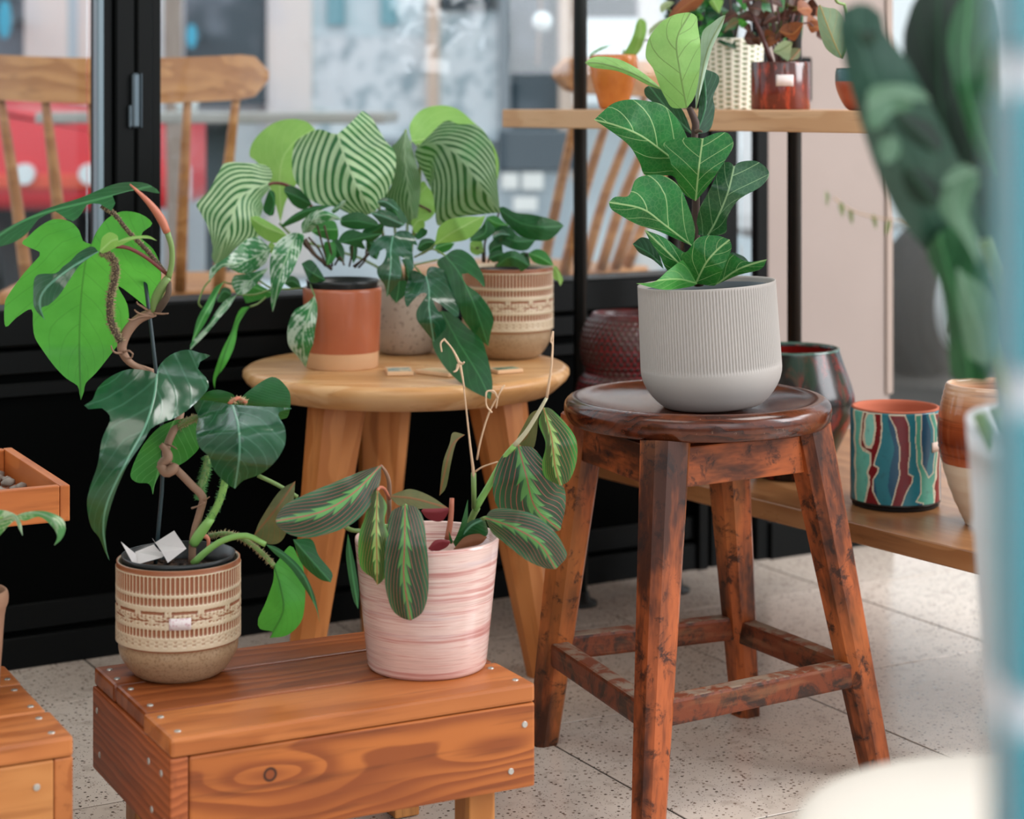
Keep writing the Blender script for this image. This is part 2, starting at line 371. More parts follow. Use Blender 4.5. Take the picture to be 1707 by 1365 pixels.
def sign(u, v, hw, hh, Y, label):
    e = empty('round_sign', P(u, v, Y), label, 'sign')
    bm = bmesh.new(); bmesh.ops.create_cone(bm, cap_ends=True, segments=28, radius1=.5, radius2=.5, depth=.03)
    for q in bm.verts: q.co = Vector((q.co.x*hw*2*Y/F, q.co.z, q.co.y*hh*2*Y/F))
    bmo('plate', bm, MCY, e, Matrix.Translation(P(u, v, Y))); z = P(u, v, Y)
    bmo('bracket', boxbm(.03, YF-Y-.02, .03, 0), MSL, e, Matrix.Translation((z.x, (YF+Y)/2, z.z+.0)))
sign(8, 32, 10, 32, 8.7, 'tall cyan oval sign on the dark window at far left'); sign(320, 60, 8, 20, 8.7, 'small cyan sign on the dark window right of the black mullion')
# hanging round lamp
la = empty('hanging_lamp', P(904, 36, 6.5), 'round white lamp hanging on a cord outside', 'lamp')
ball('globe', P(904, 36, 6.5), 17*6.5/F, plain('white_glass', '#e8eef0', .3), la)
tube('cord', [P(901, 20, 6.5), P(903, -500, 6.5)], .006, plain('lamp_cord', '#a08a7c', .7), la, 6, 1)
tube('pull_cord', [P(899, 52, 6.5), P(896, 110, 6.5)], .004, bpy.data.materials['lamp_cord'], la, 6, 1)
# tree trunk
tr = empty('street_tree', P(290, 400, 6.5)*1, 'slim street tree trunk seen beside the black mullion', 'tree')
tr.location.z = -.06; reg(tr)
bk = G('bark', .9, .2); v = bk.co((1, 1, .2)); bk.base(bk.mix(bk.noise(v, 30, 4), hexc('#7c6a60'), hexc('#b6a79c'))); bk.bump(bk.noise(v, 60, 3), .5, .01)
q = P(290, 0, 6.5)
tube('trunk', [(q.x, 6.5, -.06), (q.x+.01, 6.5, .5), (q.x-.005, 6.5, 1.1), (q.x+.02, 6.5, 2.0), (q.x, 6.5, 3.2)], [.04, .034, .03, .03, .028], bk.mat, tr, 12)
tube('branch', [(q.x+.01, 6.5, 1.15), (q.x+.15, 6.45, 1.6), (q.x+.3, 6.4, 2.4)], [.014, .012, .006], bk.mat, tr, 8)
# cars
def car(name, label, loc, ang, body, L=3.9, H=1.42, W_=1.66, hood=.86, group=None, zlow=.28, wheel=.3, stripe=None):
    e = empty(name, loc, label, 'car')
    R = Matrix.Rotation(ang, 4, 'Z'); T = Matrix.Translation(loc)@R
    prof = [(-L/2, zlow), (-L/2, .75), (-L/2+.08, .95), (-L/2+.5, H-.05), (-L/2+1.0, H), (L*.08, H), (L*.22, hood+.05), (L/2-.12, hood-.06), (L/2, hood-.25), (L/2, zlow)]
    bm = bmesh.new(); n = len(prof); A = []; B = []
    for x, z in prof:
        ins = .16*max(0, (z-hood)/(H-hood)) if z > hood else 0
        A.append(bm.verts.new((x, -W_/2+ins, z))); B.append(bm.verts.new((x, W_/2-ins, z)))
    for i in range(n): bm.faces.new((A[i], A[(i+1) % n], B[(i+1) % n], B[i]))
    bm.faces.new(A[::-1]); bm.faces.new(B)
    bmesh.ops.bevel(bm, geom=list(bm.edges), offset=.05, segments=3, affect='EDGES', profile=.6)
    bmesh.ops.recalc_face_normals(bm, faces=bm.faces); bmo('body', bm, body, e, T, smooth=True)
    gl = bpy.data.materials.get('car_glass') or plain('car_glass', '#1c262c', .15, .6)
    for s in (-1, 1):
        bmo('window', boxbm(L*.42, .02, (H-hood)*.62, .006, 1, off=(-L*.14, s*(W_/2-.09), hood+(H-hood)*.5)), gl, e, T)
        for x in (-L*.31, L*.31):
            bm = bmesh.new(); bmesh.ops.create_cone(bm, cap_ends=True, segments=28, radius1=wheel, radius2=wheel, depth=.2, matrix=Matrix.Translation((x, s*(W_/2-.08), wheel-.065-loc[2]))@Matrix.Rotation(PI/2, 4, 'X'))
            bmo('wheel', bm, bpy.data.materials.get('tyre') or plain('tyre', '#14181a', .8), e, T)
            bm = bmesh.new(); bmesh.ops.create_cone(bm, cap_ends=True, segments=24, radius1=wheel*.6, radius2=wheel*.52, depth=.03, matrix=Matrix.Translation((x, s*(W_/2+.03), wheel-.065-loc[2]))@Matrix.Rotation(PI/2, 4, 'X'))
            bmo('hubcap', bm, bpy.data.materials.get('hubcap') or plain('hubcap', '#b8bec2', .4), e, T)
        if stripe: bmo('trim_strip', boxbm(L*.98, .02, .05, .004, 1, off=(0, s*(W_/2+.005), .60)), stripe, e, T)
        bmo('headlamp', boxbm(.05, .3, .14, .02, 2, off=(L/2-.02, s*(W_/2-.25), hood-.28)), bpy.data.materials.get('lamp_glass') or plain('lamp_glass', '#e4ecee', .3), e, T)
    return e, T
MRD = plain('red_car_paint', '#d42c36', .35, .5); MOR = plain('orange_red_strip', '#e2563c', .5)
e, T = car('car', 'red car parked in the street behind the left chair', (-1.17-2.15, 7.6, -.065), 0, MRD, 4.3, 1.4, 1.6, .86, stripe=MOR, zlow=.50, wheel=.26)
for k, u in enumerate((42, 150)):
    p = P(u, 290, 6.79); bm = bmesh.new(); bmesh.ops.create_cone(bm, cap_ends=True, segments=24, radius1=.036, radius2=.036, depth=.04, matrix=Matrix.Rotation(PI/2, 4, 'X')); bmo('reflector', bm, bpy.data.materials['lamp_glass'], e, Matrix.Translation(p))
MGR = plain('grey_cabinet', '#4c5860', .6)
cb = empty('street_cabinet', P(895, 340, 7.6), 'dark grey low street cabinet between the two chairs outside', 'cabinet'); z0_, z1_ = P(0, 285, 7.6).z, P(0, 218, 7.6).z
cb.location.z = -.065; reg(cb); q = P(895, 0, 7.6)
bmo('body', boxbm(.30, .3, z1_-z0_, .01, 2), MGR, cb, Matrix.Translation((q.x, 7.75, (z0_+z1_)/2))); bmo('plinth', boxbm(.26, .26, z0_+.065, .004, 1), plain('pale_plinth', '#aab4ba', .7), cb, Matrix.Translation((q.x, 7.75, (z0_-.065)/2)))
for u, v, hw, hh in ((850, 302, 14, 13), (888, 302, 18, 14), (876, 340, 20, 12)):  # added white plates standing in for blurred bright spots
    c = P(u, v, 7.62); bmo('bright_spot_plate', boxbm(hw*2*7.62/F, .01, hh*2*7.62/F, .003, 1), plain('white_plate', '#f4f2ec', .5) if u == 850 else bpy.data.materials['white_plate'], cb, Matrix.Translation((c.x, 7.6, c.z)))
# car wheel seen through the far opening
MWC = plain('white_car_paint', '#eef1f2', .4)
ev = empty('van', P(1600, 620, 5.95), 'white van at the right whose dark tyre shows beside the vase', 'car')
c0 = P(1552, 505, 5.95); c0.z = .205
Rw = Matrix.Rotation(math.radians(52), 4, 'Z')
bm = bmesh.new(); bmesh.ops.create_cone(bm, cap_ends=True, segments=40, radius1=.235, radius2=.235, depth=.16, matrix=Matrix.Rotation(PI/2, 4, 'X'))
bmesh.ops.bevel(bm, geom=[x for x in bm.edges if len(x.link_faces) == 2 and x.calc_face_angle(0) > 1], offset=.03, segments=3, affect='EDGES')
bmo('tyre', bm, bpy.data.materials['tyre'], ev, Matrix.Translation(c0)@Rw, smooth=True)
bm = bmesh.new(); bmesh.ops.create_cone(bm, cap_ends=True, segments=32, radius1=.15, radius2=.13, depth=.05, matrix=Matrix.Translation((0, -.08, 0))@Matrix.Rotation(PI/2, 4, 'X'))
hb = bmo('hubcap', bm, bpy.data.materials['hubcap'], ev, Matrix.Translation(c0)@Rw)
for k in range(5):
    a = k*2*PI/5+.3; T2 = Matrix.Translation(c0)@Rw@Matrix.Rotation(a, 4, 'Y')
    bmo('slot', boxbm(.025, .01, .07, .008, 2, off=(0, -.108, .085)), bpy.data.materials['tyre'], hb, T2)
bd = c0+Rw.to_3x3()@Vector((.9, .34, .74)); bmo('body', boxbm(2.6, .3, 1.1, .08, 3), MWC, ev, Matrix.Translation(bd)@Rw)
# outdoor table
MTT = plain('grey_table_top', '#a9a8a3', .6, .3, noise=.12); MDG = plain('dark_grey_metal', '#5a666e', .6)
tb = empty('cafe_table', P(360, 480, 5.0), 'long grey cafe table outside behind the left wooden chair', 'table'); tb.location.z = -.065; reg(tb)
a, b = P(55, 190, 5.0), P(640, 190, 5.0)
bmo('table_top', boxbm(b.x-a.x, .62, .028, .004, 1), MTT, tb, Matrix.Translation(((a.x+b.x)/2, 5.33, .765)))
for u in (366,):
    p = P(u, 0, 5.3); bmo('pedestal', boxbm(.065, .065, .77, .004, 1), MDG, tb, Matrix.Translation((p.x, 5.3, .366))); bmo('foot_plate', boxbm(.42, .42, .02, .004, 1), MDG, tb, Matrix.Translation((p.x, 5.3, -.054)))
cpw = empty('paper_cup', P(312, 190, 5.35)+Vector((0, 0, 0)), 'white paper cup standing on the outdoor table behind the chair', 'cup'); z0 = .78; q = P(312, 0, 5.25)
cpw.location = (q.x, 5.25, z0); reg(cpw)
lathe('cup', [(.001, 0), (.028, 0), (.038, .11), (.036, .11), (.027, .005)], plain('white_card', '#e6ebec', .6), cpw, (q.x, 5.25, z0), 20)
lathe('lid', [(.039, .108), (.039, .118), (.033, .122), (.001, .122)], bpy.data.materials['white_card'], cpw, (q.x, 5.25, z0), 20)
# spindle chairs
MCH = pine('beech_orange', '#cf955f', '#a96e3e', '#7c4822', rings=20, rough=.35)
def spindle_chair(label, base, ang, wid=.50, lean=.14, seat=.44, top=.9, nsp=6, splay=.04, rail_h=.085):
    e = empty('spindle_chair', base, label, 'chair'); R = Matrix.Translation(base)@Matrix.Rotation(ang, 4, 'Z')
    def T(x, y, z): return R@Vector((x, y, z))
    # seat
    bm = boxbm(wid*.92, .44, .035, .014, 3, off=(0, .22, 0)); bmo('seat', bm, MCH, e, Matrix.Translation((0, 0, seat-.018))@R)
    # crest rail: curved in plan, rounded ends
    N = 22; V = []; Fs = []
    for i in range(N+1):
        t = -1+2*i/N; x = t*wid/2*1.08; y = -lean+(-.075)*(1-t*t)
        h = rail_h/2*(1-max(0, abs(t)-.86)**2*42); h = max(h, .008); zc = top-rail_h/2+.012*t*t
        for dy, dz in ((-.011, -1), (-.011, 1), (.011, 1), (.011, -1)): V.append(T(x, y+dy, zc+dz*h))
    for i in range(N):
        for j in range(4):
            k = (j+1) % 4; Fs.append((i*4+j, i*4+k, i*4+4+k, i*4+4+j))
    Fs += [(3, 2, 1, 0), (N*4, N*4+1, N*4+2, N*4+3)]
    o = obj('crest_rail', V, Fs, MCH, e, smooth=False)
    for i in range(nsp):
        t = -1+2*(i+.5)/nsp; x1 = t*wid/2*1.02; y1 = -lean-.075*(1-t*t); x0 = x1*(1-splay*4)
        tube('spindle', [T(x0, .02-.03*(1-t*t), seat), T(x0+(x1-x0)*.4, -lean*.4-.03*(1-t*t), seat+(top-seat)*.4), T(x1, y1, top-rail_h+.02)], [.0125, .0115, .008], MCH, e, 8)
    for sx in (-1, 1):
        for sy, yy in ((0, .04), (1, .40)):
            tube('leg', [T(sx*wid*.38, yy, seat-.02), T(sx*wid*.46, yy+(.07 if sy else -.07), -base[2]*0-.0)], [.017, .012], MCH, e, 8, 1)
    return e
spindle_chair('light wooden spindle-back chair outside the glass, cut by the mullion', (P(196, 400, 3.75).x, 3.80, -.065+.0), math.radians(4), wid=.52, lean=.04, seat=.508, top=.951, nsp=6, splay=.045)
spindle_chair('wooden spindle-back chair outside, seen behind the upper shelf', (P(985, 400, 4.25).x, 4.35, -.065), math.radians(46), wid=.46, lean=.13, seat=.50, top=.955, nsp=6, splay=.07, rail_h=.075)
# outdoor ledge under the glass
lg = wbox('trim_3', -2.2, 1.222, -.16, -.062, .44, .497, plain('pale_ledge_wood', '#d9b79c', .6), None, .003); lg['kind'] = 'structure'
# ============================================================ FURNITURE
d1 = Vector((.8866, .4625, 0)); d2 = Vector((-.4625, .8866, 0))
MPT = pine('pine_top', '#c27740', '#a0592a', '#6b3415', rings=22, axis=1, rough=.38)
MPT2 = pine('pine_top_dark', '#9c552a', '#763a1a', '#4a200c', rings=42, axis=1, rough=.33)
MPF = pine('pine_front', '#b4672f', '#82401b', '#4e220d', knots=((-.105, .014, .0075), (-.098, -.020, -.016), (.15, .0, -.010)), rings=62, axis=2, namp=3.4)
MPS = pine('pine_side', '#b26236', '#8a451f', '#5a2910', rings=110, axis=2)
MPL2 = pine('pine_leg', '#c58648', '#a5662f', '#6b3b18', rings=30, axis=2)
MPL_ = pine('pine_pale', '#cf8e52', '#b5733c', '#864a22', rings=18, axis=2)
MEG = pine('end_grain', '#9a5a2a', '#7d421b', '#4f270e', rings=120, axis=1)
MSC = plain('zinc_screw', '#b9b7b0', .3, .6, .7); MSD = plain('screw_slot', '#3a342c', .6)
def screw(par, p, nrm, r=.0038):
    M = frame(Vector(nrm).orthogonal(), p, nrm)
    z = Vector(nrm).normalized(); x = z.orthogonal().normalized(); y = z.cross(x); M = Matrix((x, y, z)).transposed().to_4x4(); M.translation = Vector(p)
    bm = bmesh.new(); bmesh.ops.create_cone(bm, cap_ends=True, segments=14, radius1=r, radius2=r*.75, depth=.0014)
    o = bmo('screw', bm, MSC, par, M, smooth=False)
    return o
def bench(label, origin, L=.391, D=.272, H=.20, mirror=False, mats=None):
    MT1, MT2, MT3, MFB, MSB = mats
    e = empty('wooden_bench', origin, label, 'bench', 'low pine benches on the floor')
    O = Vector(origin)
    def q(x, y, z): return O+d1*x+d2*y+Vector((0, 0, z))
    th = .019; hz = .087; zt = H
    sl = [(0, .090, MT1, -.0), (.0915, .103, MT2, .003), (.196, .076, MT3, .002)]
    for i, (y0, w, m_, ov) in enumerate(sl):
        s_ = board('slat', L-ov*2, w-.001, th, q(L/2, y0+w/2, zt-th/2), d1, m_, e, .0035)
        for x in (.014, L-.014):
            for yy in (y0+.02, y0+w-.02): screw(s_, q(x+random.uniform(-.003, .003), yy, zt+.0003), (0, 0, 1))
    bt = .018; zc = zt-th-hz/2-.0008
    endx = (0, L-bt) if not mirror else (bt, L)
    sgn = -1 if not mirror else 1
    ex = bt/2 if not mirror else L-bt/2
    sb = board('side_board', D-.004, bt, hz, q(ex, D/2, zc), d2, MSB, e, .002)
    eg = board('side_board', D-.03-bt, bt, hz, q(L-ex, D/2, zc), d2, MSB, e, .002)
    xa, xb = (bt+.0006, L) if not mirror else (0, L-bt-.0006)
    fb = board('front_board', xb-xa, bt, hz, q((xa+xb)/2, bt/2+.001, zc), d1, MFB, e, .0025)
    bb = board('back_board', xb-xa, bt, hz, q((xa+xb)/2, D-bt/2-.001, zc), d1, MSB, e, .002)
    for yy in (.02, .06, D-.03): 
        for zz in (.022, -.022): screw(sb, q(0-.0003 if not mirror else L+.0003, yy+(.01 if zz > 0 else 0), zc+zz), d1*sgn)
    for xx in ((L-.012, .022), (L-.028, -.024), (xa+.016, -.03)) if not mirror else ((L-.035, .02), (.03, .02)): screw(fb, q(xx[0], .0007, zc+xx[1]), -d2)
    for x in (.045, L-.048):
        for y in (.045, D-.04): board('leg', zt-th-.002-.0, .036, .030, q(x, y, (zt-th)/2), (0, 0, 1), MPL2, e, .002, up=d1)
    return e
FL = Vector((-.3224, 1.8714, 0))
bench('low pine bench carrying the pink striped pot and the climbing plant', FL, mats=(MPT, MPT2, MPT2, MPF, MPS))
bench('low pine bench at the left edge, cut off by the frame', FL+Vector((-.4405, -.172, 0)), mirror=True, mats=(MPT, MPT, MPT, MPL_, MPT))
# tray on its stand
TR = Vector((-.488, 2.186, 0))
tre = empty('wooden_tray', TR+Vector((0, 0, .34)), 'shallow orange wooden tray holding grey pebbles at the left edge', 'tray')
MTR = pine('cedar', '#c9763c', '#b0602c', '#84421c', rings=12, axis=2)
def tq_(x, y, z): return TR+d1*x+d2*y+Vector((0, 0, z))
TL, TD = .36, .27
board('side_board', TD, .011, .04, tq_(-.0055, TD/2, .36), d2, MTR, tre, .0015); board('side_board', TD, .011, .04, tq_(-TL+.0055, TD/2, .36), d2, MTR, tre, .0015)
board('front_board', TL-.023, .011, .04, tq_(-TL/2, .0055, .36), d1, MTR, tre, .0015); board('back_board', TL-.023, .011, .04, tq_(-TL/2, TD-.0055, .36), d1, MTR, tre, .0015)
board('tray_base', TL-.024, TD-.024, .006, tq_(-TL/2, TD/2, .3445), d1, MTR, tre, 0)
bm = bmesh.new()
for k in range(420):
    x = -random.uniform(.02, TL-.02); y = random.uniform(.02, TD-.02); r = random.uniform(.006, .011); p = tq_(x, y, .352+random.uniform(0, .007))
    bmesh.ops.create_icosphere(bm, subdivisions=1, radius=1, matrix=Matrix.Translation(p)@Matrix.Rotation(random.uniform(0, 6), 4, 'Z')@Matrix.Diagonal((r, r*.8, r*.6, 1)))
MPE = plain('grey_pebble', '#8f867e', .8, .3, noise=.3, nscale=40)
pe = bmo('pebbles', bm, MPE, None, Matrix(), smooth=True); tag(pe, 'grey pebbles filling the orange wooden tray', 'pebbles', kind='stuff')
sd = empty('plant_stand', tq_(-.25, .13, 0), 'dark stand under the wooden tray, out of frame', 'stand')
board('top', .2, .2, .02, tq_(-.25, .13, .3295), d1, MB, sd, .003); board('post', .319, .08, .08, tq_(-.25, .13, .16), (0, 0, 1), MB, sd, .003, up=d1)
# round table
MOK = pine('oak_round', '#dcb282', '#c28e58', '#9a6535', rings=14, axis=1, rough=.3)
MOL = pine('oak_leg', '#bf7c44', '#a5622d', '#74401b', rings=30, axis=2, rough=.4)
TC = Vector((-.150, 2.82, .429))
rt = empty('round_table', (TC.x, TC.y, 0), 'small round light-oak table carrying three plant pots', 'table')
R_ = .232
lathe('table_top', [(.001, -.036), (R_-.032, -.036), (R_-.022, -.034), (R_-.004, -.018), (R_, -.011), (R_-.0005, -.005), (R_-.006, -.0008), (R_-.012, 0), (R_*.5, 0), (.001, 0)], MOK, rt, TC, 72)
def loft(name, p0, p1, w0, w1, xd, ch, mat, parent, n=1):
    """chamfered square post from p0 (bottom) to p1 (top)"""
    p0 = Vector(p0); p1 = Vector(p1); z = (p1-p0).normalized(); x = (Vector(xd)-z*z.dot(Vector(xd))).normalized(); y = z.cross(x)
    V = []; L = (p1-p0).length; K = 4
    for k in range(K+1):
        w = (w0+(w1-w0)*k/K)/2; c = w*ch
        for a, b in ((w-c, -w), (w, -w+c), (w, w-c), (w-c, w), (-w+c, w), (-w, w-c), (-w, -w+c), (-w+c, -w)): V.append((L*k/K, a, b))
    Fs = []
    for k in range(K):
        for j in range(8):
            q = (j+1) % 8; Fs.append((k*8+j, k*8+q, k*8+8+q, k*8+8+j))
    Fs += [tuple(range(8))[::-1], tuple(K*8+j for j in range(8))]
    me = mkmesh(name, V, Fs, mat, False); M = Matrix((z, x, y)).transposed().to_4x4(); M.translation = p0
    if M.to_3x3().determinant() < 0: raise ValueError
    return place(name, me, parent, M)
for off in ((.193, -.044), (-.058, .189), (-.135, -.145)):
    foot = Vector((TC.x+off[0], TC.y+off[1], 0)); top = Vector((TC.x+off[0]*.66, TC.y+off[1]*.66, TC.z-.034))
    loft('leg', foot, top, .040, .078, (off[0], off[1], 0), .55, MOL, rt)
# workshop stool
def worn():
    g = G('worn_stained_wood', .38, .3); v = g.co(rnd=True); x, y, z = g.xyz(v)
    n1 = g.noise(g.vec(g.mul(x, 7.0), g.mul(y, 24.0), g.mul(z, 24.0)), 1, 4, .65); n2 = g.noise(g.vec(g.mul(x, 14.0), g.mul(y, 110.0), g.mul(z, 110.0)), 1, 3, .6)
    n3 = g.noise(v, 38, 5, .7, .4)
    c = g.mix(g.ss(n1, .36, .66), hexc('#3c1c0c'), hexc('#a6552a')); c = g.mix(g.mul(g.ss(n2, .5, .8), .6), c, hexc('#3a160b'))
    n4 = g.noise(g.vec(g.mul(x, 3.0), g.mul(y, 9.0), z), 1, 2); c = g.mix(g.mul(g.ss(n4, .5, .72), .6), c, hexc('#c4763a'))
    c = g.mix(g.mul(g.ss(n3, .52, .66), .9), c, hexc('#21110b')); g.base(c); g.rough(g.add(.28, g.mul(n3, .3))); g.bump(g.add(n3, g.mul(n2, .5)), .2, .0015); return g.mat
def rungm():
    g = G('worn_rung_wood', .45, .3); v = g.co(rnd=True); x, y, z = g.xyz(v)
    n1 = g.noise(v, 28, 5, .7, .5); nn = g.noise(g.vec(g.mul(x, 8.0), g.mul(y, 60.0), g.mul(z, 60.0)), 1, 3, .6)
    c = g.mix(g.ss(n1, .42, .6), hexc('#6b3219'), hexc('#2e1b12')); c = g.mix(g.mul(g.ss(nn, .5, .7), .5), c, hexc('#8a5a3c')); 
    geo = g.nt.nodes.new('ShaderNodeNewGeometry'); up = g.xyz(geo.outputs['True Normal'])[2]
    c = g.mix(g.mul(g.ss(up, .6, .9), g.mul(g.ss(n1, .4, .55), .75)), c, hexc('#8d7a68')); g.base(c); g.bump(n1, .25, .0015); return g.mat
def seatm():
    g = G('dark_seat_wood', .26, .5); v = g.co(rnd=False); x, y, z = g.xyz(v)
    n1 = g.noise(g.vec(g.mul(x, 9.0), g.mul(y, 30.0), g.mul(z, 30.0)), 1, 4, .6)
    ph = g.m('FRACT', g.add(g.add(g.mul(y, 60.0), g.mul(z, 90.0)), g.mul(n1, 5.0)))
    c = g.mix(g.mul(g.ss(ph, .2, .9), .8), hexc('#4e2212'), hexc('#260f08')); n2 = g.noise(v, 14, 4, .6)
    r = g.m('SQRT', g.add(g.mul(x, x), g.mul(y, y))); c = g.mix(g.mul(g.ss(n2, .45, .7), .7), c, hexc('#6a3418'))
    n3 = g.noise(v, 120, 3, .7); c = g.mix(g.mul(g.ss(n3, .64, .72), .2), c, hexc('#a88a76')); g.base(c); g.rough(g.add(.08, g.mul(n2, .22))); g.bump(g.add(n1, g.mul(n3, .3)), .12, .001); return g.mat
MWN = worn(); MRG = rungm(); MST = seatm()
SC = Vector((.2245, 2.40, 0))
st = empty('wooden_stool', (SC.x, SC.y, 0), 'old round workshop stool in worn dark red-brown wood, ribbed grey pot on top', 'stool')
lathe('seat', smoothprof([(.001, .415), (.10, .415), (.150, .4155), (.1585, .420), (.1615, .430), (.160, .440), (.153, .4462), (.144, .4465), (.128, .4425), (.10, .4385), (.06, .4365), (.001, .436)], 3), MST, st, (SC.x, SC.y, 0), 80)
feet = {'l': Vector((.0387, 2.481, 0)), 'r': Vector((.436, 2.366, 0)), 'b': Vector((.3066, 2.598, 0)), 'f': Vector((.150, 2.18, 0))}
tops = {}
for k, f_ in feet.items():
    c = Vector((.2245, 2.40, 0)); kk = {'l': .70, 'r': .635, 'b': .62, 'f': .60}[k]; t = c+(f_-Vector((.232, 2.405, 0)))*kk; t.z = .414; tops[k] = t
xd = (feet['r']-feet['f']).normalized()
for k in 'flrb': loft('leg', feet[k]+Vector((0, 0, .0)), tops[k], .033, .050, xd, .42, MWN, st)
def lp(k, z): return feet[k]+(tops[k]-feet[k])*(z/.414)
for a, b in (('f', 'r'), ('f', 'l'), ('l', 'b'), ('b', 'r')):
    A = lp(a, .385); B = lp(b, .385); d = (B-A).normalized()
    board('apron', (B-A).length-.03, .02, .046, (A+B)/2, d, MWN, st, .002)
    zz = .122 if (a, b) in (('f', 'r'), ('l', 'b')) else .118
    A = lp(a, zz); B = lp(b, zz); d = (B-A).normalized(); board('rung', (B-A).length-.004, .024, .030, (A+B)/2, d, MRG, st, .004)
# pipe shelf unit
se = Vector((.568, -.823, 0)); sn = Vector((.823, .568, 0)); A2 = Vector((-.016, 3.2, 0))
def sp(s, d, z): return A2+se*s+sn*d+Vector((0, 0, z))
MSH = pine('shelf_wood', '#d9ae85', '#c59468', '#9a673f', rings=10, axis=2, rough=.5)
MSH2 = pine('platform_wood', '#a5764e', '#8a5c38', '#5c3a20', rings=12, axis=2, rough=.28)
us = empty('shelf_unit', sp(.45, .15, 0), 'black pipe shelf unit with a pale wooden upper board by the pier', 'shelf')
board('shelf_board', 1.30, .30, .029, sp(.65, .15, .7775), se, MSH, us, .002)
MPI = plain('black_pipe', '#0d1213', .4, .4)
for s_, d_, z0, z1 in ((.10, .083, 0, 2.44), (.118, .26, 0, 2.44), (.41, .258, .264, 2.44), (1.22, .083, 0, 2.44), (1.22, .26, 0, 2.44)):
    p = sp(s_, d_, 0); tube('pipe', [(p.x, p.y, z0+.002), (p.x, p.y, z1)], .011, MPI, us, 16, 1)
    lathe('flange', [(.001, .0), (.027, .0), (.027, .005), (.016, .008), (.014, .02), (.0112, .021)], MPI, us, (p.x, p.y, z0+.001), 24)
pf = empty('low_platform', sp(.55, .3, 0), 'low brown wooden platform holding the glazed pots on the right', 'platform')
pts = [(.15, 0), (.15, .52), (1.15, .52), (1.15, 0)]
bm = bmesh.new(); V0 = [bm.verts.new(se*s_+sn*d_+Vector((0, 0, -.026))) for s_, d_ in pts]; f_ = bm.faces.new(V0)
r_ = bmesh.ops.extrude_face_region(bm, geom=[f_]); 
for v in r_['geom']:
    if isinstance(v, bmesh.types.BMVert): v.co.z += .026
bmesh.ops.recalc_face_normals(bm, faces=bm.faces)
Rm = frame(se, sp(0, 0, .263)); Ri = Rm.to_3x3().inverted().to_4x4(); bmesh.ops.transform(bm, matrix=Ri, verts=bm.verts)
bmesh.ops.bevel(bm, geom=list(bm.edges), offset=.0015, segments=1, affect='EDGES')
bmo('platform_board', bm, MSH2, pf, Rm)
for s_, d_ in ((1.05, .46), (1.08, .08), (.32, .10)): 
    p = sp(s_, d_, .118)
    if (s_, d_) == (.32, .10): continue
    bmo('leg', boxbm(.035, .035, .237, .002, 1), MPI, pf, Matrix.Translation(p))
# ============================================================ POTS
MSO = G('potting_soil', .95, .2); v_ = MSO.co(); MSO.base(MSO.mix(MSO.ss(MSO.noise(v_, 90, 4, .7), .45, .7), hexc('#1d1512'), hexc('#4a382c'))); MSO.bump(MSO.noise(v_, 70, 4), .8, .004); MSO = MSO.mat
MNU = plain('black_nursery_plastic', '#14191b', .35, .5)
def patch(name, c, r, a0, a1, z0, z1, mat, parent, tilt=None, n=8, dt=.0005):
    """sticker bent round a pot; angle 0 = facing the camera (-Y), positive to the right"""
    V = []; Fs = []
    for rr in (r, r+dt):
        for i in range(n+1):
            a = a0+(a1-a0)*i/n
            for z in (z0, z1): V.append(Vector((rr*math.sin(a), -rr*math.cos(a), z)))
    m = 2*(n+1)
    for i in range(n):
        k = m+i*2; Fs.append((k, k+2, k+3, k+1)); Fs.append((i*2+1, i*2+3, i*2+2, i*2)); Fs.append((i*2, i*2+2, k+2, k)); Fs.append((i*2+1, k+1, k+3, i*2+3))
    Fs.append((0, m, m+1, 1)); k = 2*n; Fs.append((k, k+1, m+k+1, m+k))
    if tilt: V = [tilt@q for q in V]
    return obj(name, [Vector(c)+q for q in V], Fs, mat, parent)
def glv(o, vals, name='gl'):
    a = o.data.attributes.new(name, 'FLOAT', 'POINT'); a.data.foreach_set('value', np.asarray(vals, np.float32)); return o
def nursery(par, c, r, z, depth=.02, tilt=None, mat=None):
    o = lathe('inner_pot', [(r*.93, z-depth-.02), (r*.97, z-depth), (r, z-.004), (r+.0012, z), (r-.0008, z), (r*.96, z-depth)], mat or MNU, par, c, 48, tilt=tilt); return o
